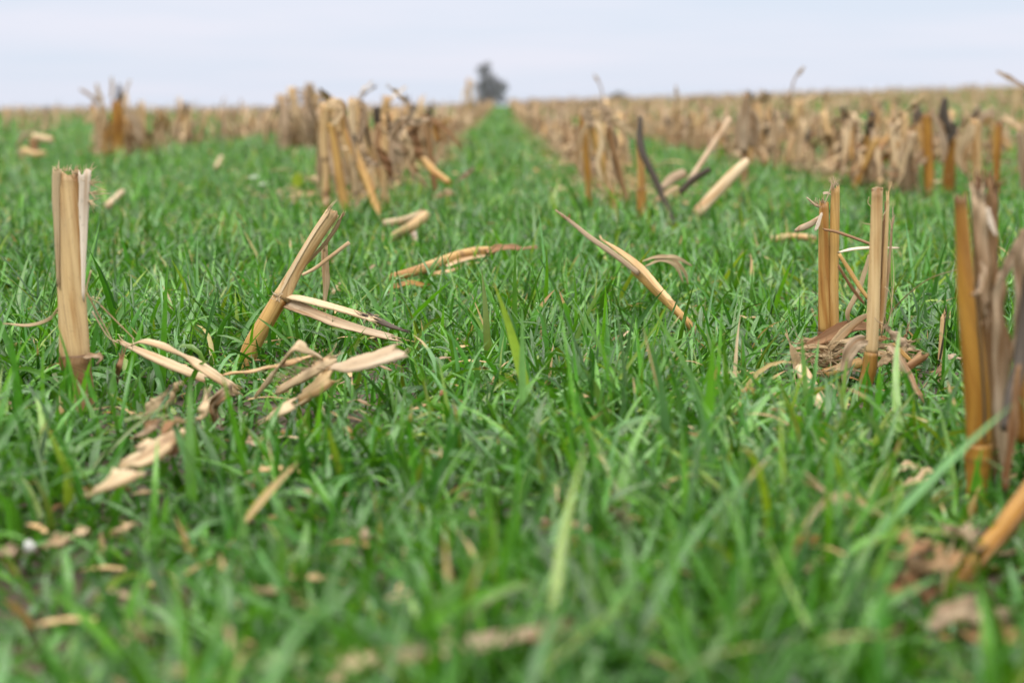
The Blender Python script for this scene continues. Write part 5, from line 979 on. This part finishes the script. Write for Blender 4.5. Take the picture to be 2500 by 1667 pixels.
# ------------------------------------------------------------------ the young cereal crop: one mesh of blades
PROF = lambda t: (0.55 + 0.45 * np.minimum(t / 0.22, 1)) * (1 - t ** 2.4) + 0.012
def blades(bx, by, bz, az, lean, curv, length, width, seg, across, roll, twist, sway, hue, val, dry, tipdry, kink):
    n = len(bx); t = np.linspace(0, 1, seg + 1)[None]
    th = lean[:, None] + curv[:, None] * t ** 1.7 + kink[:, None] * (1 / (1 + np.exp(-(t - 0.55) * 22)))
    ph = az[:, None] + sway[:, None] * t
    dl = (length / seg)[:, None]
    dx = np.cos(ph) * np.sin(th); dy = np.sin(ph) * np.sin(th); dz = np.cos(th)
    def cum(d): return np.concatenate([np.zeros((n, 1)), np.cumsum((d[:, :-1] + d[:, 1:]) / 2 * dl, 1)], 1)
    X = bx[:, None] + cum(dx); Y = by[:, None] + cum(dy); Z = cum(dz); Z = np.maximum(Z, 0.0015 + 0.004 * t) + bz[:, None]
    T = np.stack([dx, dy, dz], -1)
    S = np.stack([-np.sin(ph), np.cos(ph), np.zeros_like(ph)], -1)
    Nn = np.cross(T, S)
    ro = roll[:, None] + twist[:, None] * t
    S2 = S * np.cos(ro)[..., None] + Nn * np.sin(ro)[..., None]; N2 = Nn * np.cos(ro)[..., None] - S * np.sin(ro)[..., None]
    wd_ = width[:, None] * PROF(t)
    P = np.stack([X, Y, Z], -1)
    if across == 2: rows = [(-.5, 0.0), (0, -.16), (.5, 0.0)]
    else: rows = [(-.5, 0), (.5, 0)]
    V = np.stack([P + S2 * (wd_ * a)[..., None] + N2 * (wd_ * b)[..., None] for a, b in rows], 2)     # n, seg+1, k, 3
    kk = len(rows)
    uv = np.empty((n, seg + 1, kk, 2)); uv[..., 0] = np.array([a + .5 for a, _ in rows])[None, None]; uv[..., 1] = t[..., None]
    bl = np.empty((n, seg + 1, kk, 4)); bl[..., 0] = hue[:, None, None]; bl[..., 1] = val[:, None, None]
    bl[..., 2] = np.maximum(dry[:, None], np.clip((t - (1 - tipdry[:, None])) * 8, 0, .75) * (tipdry[:, None] > 0))[..., None]; bl[..., 3] = 1
    idx = np.arange(n * (seg + 1) * kk).reshape(n, seg + 1, kk)
    F = np.stack([idx[:, :-1, :-1], idx[:, :-1, 1:], idx[:, 1:, 1:], idx[:, 1:, :-1]], -1).reshape(-1, 4)
    return V.reshape(-1, 3), F, uv.reshape(-1, 2), bl.reshape(-1, 4)
def rowdist(x):
    q = (x - X0) / DX; return np.abs(q - np.round(q)) * DX
def lump(x, y, s, seed):
    r_ = np.random.default_rng(seed); v = 0
    for _ in range(5):
        a = r_.uniform(0, 6.28); f = s * r_.uniform(.6, 1.8); v = v + np.sin((x * np.cos(a) + y * np.sin(a)) * f + r_.uniform(0, 6.28))
    return v / 2.2
clr = np.array(CLEAR)
PARTS = []
def zone(y0, y1, dens, per, seg, across, wmul, lmul, seed, margin, spread=0.012):
    r_ = np.random.default_rng(seed)
    hw = lambda y: .39 * y + margin
    area = (hw(y0) + hw(y1)) * (y1 - y0); npl = int(area * dens)
    y = np.sqrt(r_.uniform((y0 + margin / .39) ** 2, (y1 + margin / .39) ** 2, npl)) - margin / .39
    x = r_.uniform(-1, 1, npl) * hw(y)
    keep = np.ones(npl, bool)
    keep &= r_.random(npl) < np.clip(.92 + .16 * lump(x, y, 9, 5), .55, 1)
    rd_ = rowdist(x); far_ = np.clip((y - 3.4) / 1.0, 0, 1)
    keep &= r_.random(npl) > .6 * far_ * np.exp(-(rd_ / .09) ** 2)
    x, y = x[keep], y[keep]; n = len(x)
    hs = np.clip(1 + .16 * lump(x, y, 7, 9) + .12 * lump(x, y, 21, 10), .6, 1.45) * (1 - .3 * np.clip((y - 3.4) / 1, 0, 1) * np.exp(-(rowdist(x) / .12) ** 2))
    hs *= np.where((x < -.16) & (y < 1.35) & (y > .8), 1.12, 1.0)
    if y0 < 3 and len(clr):
        for i0 in range(0, n, 20000):
            sl = slice(i0, i0 + 20000)
            dxx = x[sl, None] - clr[None, :, 0]; dyy = y[sl, None] - (clr[None, :, 1] - .012)
            hit = (dxx / clr[None, :, 2]) ** 2 + (dyy / (clr[None, :, 2] * 1.5)) ** 2 < 1
            f = np.where(hit, clr[None, :, 3], 1.0).min(1); hs[sl] *= f
    phue = np.clip(.44 + .14 * lump(x, y, 5, 14) + r_.normal(0, .17, n), 0, 1)
    rep = np.repeat(np.arange(n), per); m = len(rep)
    bx = x[rep] + r_.normal(0, spread, m); by = y[rep] + r_.normal(0, spread, m); bz = terrain(bx, by) - .002
    az = r_.uniform(0, 2 * np.pi, m)
    kind = r_.random(m)
    lean = np.abs(r_.normal(.58, .40, m)); curv = np.abs(r_.normal(.70, .65, m)); ln = r_.uniform(.030, .088, m)
    ln = np.where(kind < .04, ln * 1.45, ln); lean = np.where(kind < .06, lean * .7, lean); curv = np.where(kind < .06, curv * .35, curv)
    flop = kind > .72; lean = np.where(flop, lean + .45, lean); curv = np.where(flop, curv + .8, curv)
    kink = np.where((kind > .60) & (kind < .70), r_.uniform(.5, 1.6, m), 0.0)
    ln = ln * hs[rep] * lmul
    wd_ = (.0024 + .0050 * r_.random(m) ** 1.2) * wmul * np.where(kind < .06, 1.2, 1)
    hue = np.clip(phue[rep] + r_.normal(0, .20, m), 0, 1)
    hue = np.where(r_.random(m) < .03, .97, hue)
    dry = np.where(r_.random(m) < .007, r_.uniform(.3, 1, m), 0.0)
    tip = np.where(r_.random(m) < .05, r_.uniform(.05, .35, m), 0.0)
    V = blades(bx, by, bz, az, lean, curv, ln, wd_, seg, across, r_.normal(0, .5, m), r_.normal(0, 1.0, m), r_.normal(0, .5, m), hue, r_.random(m), dry, tip, kink)
    PARTS.append(V); print('grass zone', y0, y1, m)
# plants per square metre, leaves per plant
zone(.26, 1.15, 3400, 5, 9, 2, 1.0, 1.0, 1, .7)
zone(1.15, 2.6, 3100, 5, 7, 2, 1.0, 1.0, 2, .7)
zone(2.6, 6.0, 1900, 4, 5, 1, 1.15, 1.0, 3, .9)
zone(6.0, 13, 620, 4, 4, 1, 1.8, 1.0, 4, 1.0, .02)
zone(13, 30, 150, 4, 3, 1, 3.6, 1.0, 5, 1.5, .04)
zone(30, 62, 30, 4, 2, 1, 8.0, 1.0, 6, 2.5, .08)
# dew: small drops resting on the nearer blades
def dew():
    r_ = np.random.default_rng(77); pts = []
    for (V, F, U, Bc), n in ((PARTS[0], 900), (PARTS[1], 2600)):
        ok = np.nonzero((U[:, 1] > .3) & (V[:, 2] > .012))[0]; pts.append(V[r_.choice(ok, n)])
    pts = np.concatenate(pts); n = len(pts); rad = r_.uniform(.0003, .0008, n)
    ns_, nr_ = 8, 5
    th = np.linspace(.05, np.pi - .05, nr_); ph = np.arange(ns_) * 2 * np.pi / ns_
    S = np.stack([np.sin(th)[:, None] * np.cos(ph), np.sin(th)[:, None] * np.sin(ph), np.cos(th)[:, None] * np.ones(ns_)], -1).reshape(-1, 3)
    f = [(i * ns_ + k, (i + 1) * ns_ + k, (i + 1) * ns_ + (k + 1) % ns_, i * ns_ + (k + 1) % ns_) for i in range(nr_ - 1) for k in range(ns_)]
    V = (pts[:, None] + np.array([0, 0, .0004]) + S[None] * rad[:, None, None]).reshape(-1, 3)
    F = (np.array(f)[None] + (np.arange(n) * len(S))[:, None, None]).reshape(-1, 4)
    m, N, L = newmat('water_drop'); o_ = N('ShaderNodeOutputMaterial'); b_ = N('ShaderNodeBsdfPrincipled')
    b_.inputs['Base Color'].default_value = (1, 1, 1, 1); b_.inputs['Roughness'].default_value = .02; b_.inputs['IOR'].default_value = 1.33; b_.inputs['Transmission Weight'].default_value = 1
    L(b_.outputs[0], o_.inputs['Surface'])
    ob = mesh_np('dew_drops', V, F, np.zeros((len(V), 2)), [m]); tag(ob, 'tiny dew drops glinting on the blades of the near grass', 'dew', kind='stuff')
dew()
# a few blades that stand out: the tall pale one left of the middle, and those crossing the lone broad stalk
def chosen():
    rows = []
    for (bp_, tp, Y_, wpx, hue, dry, tip) in (
            ((150, 985), (166, 880), 1.16, 13, .3, 0, 0), ((176, 990), (160, 862), 1.15, 14, .1, 0, 0), ((196, 985), (226, 875), 1.15, 13, .5, 0, 0), ((222, 975), (214, 890), 1.16, 12, .2, 0, 0), ((235, 985), (200, 900), 1.14, 13, .6, 0, 0), ((2100, 980), (2125, 880), 1.24, 12, .3, 0, 0), ((2130, 985), (2112, 895), 1.23, 12, .1, 0, 0), ((2140, 980), (2150, 890), 1.24, 12, .5, 0, 0), ((2370, 1230), (2400, 1090), .9, 17, .3, 0, 0), ((2400, 1235), (2376, 1110), .9, 17, .5, 0, 0),
            ((1960, 1650), (2330, 1420), .62, 42, .85, 0, 0), ((950, 1610), (1240, 1375), .62, 44, .86, 0, 0), ((900, 1640), (1330, 1440), .60, 46, .5, 0, 0), ((340, 1660), (90, 1440), .62, 30, .5, 0, 0), ((1660, 1480), (1330, 1300), .70, 36, .7, 0, 0), ((620, 1480), (560, 1130), .78, 34, .86, 0, 0),
            ((1292, 985), (1198, 688), 1.16, 27, .97, .0, .10), ((1275, 1000), (1275, 745), 1.12, 20, .85, 0, 0), ((140, 900), (193, 676), 1.30, 17, .05, 0, 0), ((212, 960), (250, 745), 1.28, 20, .1, 0, 0),
            ((395, 980), (412, 640), 1.30, 20, .3, 0, 0), ((1400, 830), (1362, 708), 1.55, 13, .3, 0, .3), ((1720, 1180), (1745, 800), .95, 34, .4, 0, 0), ((1585, 1180), (1650, 960), .95, 26, .45, 0, 0), ((1345, 1130), (1482, 1010), 1.0, 22, 1.0, 0, .22),
            ((1490, 1020), (1535, 860), 1.2, 17, .86, 0, 0), ((1290, 800), (1360, 708), 1.55, 12, .3, 0, .5), ((2120, 1130), (2160, 900), 1.05, 26, .3, 0, 0), ((60, 1130), (20, 780), 1.1, 24, .2, 0, 0), ((480, 1180), (455, 960), .98, 36, .5, 0, 0)):
        b = A(*bp_, Y_); t = A(*tp, Y_); d = t - b; l = d.length
        rows.append((b.x, b.y, b.z, 0.0 if d.x > 0 else math.pi, math.atan2(abs(d.x), d.z) * .75, math.atan2(abs(d.x), d.z) * .5, l, wp(wpx, Y_), hue, .75, dry, tip))
    a = np.array(rows); n = len(a); z = np.zeros(n); r_ = np.random.default_rng(4)
    PARTS.append(blades(a[:, 0], a[:, 1], a[:, 2], a[:, 3], a[:, 4], a[:, 5], a[:, 6], a[:, 7], 10, 2, np.full(n, 1.35) * np.where(a[:, 3] > 1, -1, 1), r_.normal(0, .4, n), z, a[:, 8], a[:, 9], a[:, 10], a[:, 11], z))
chosen()
off = 0; Vs = []; Fs = []; Us = []; Bs = []
for V, F, U, Bc in PARTS: Vs.append(V); Fs.append(F + off); Us.append(U); Bs.append(Bc); off += len(V)
o = mesh_np('grass', np.concatenate(Vs), np.concatenate(Fs), np.concatenate(Us), [M['grass']], blade=np.concatenate(Bs))
tag(o, 'short green cereal grass covering the whole field', 'grass', kind='stuff')
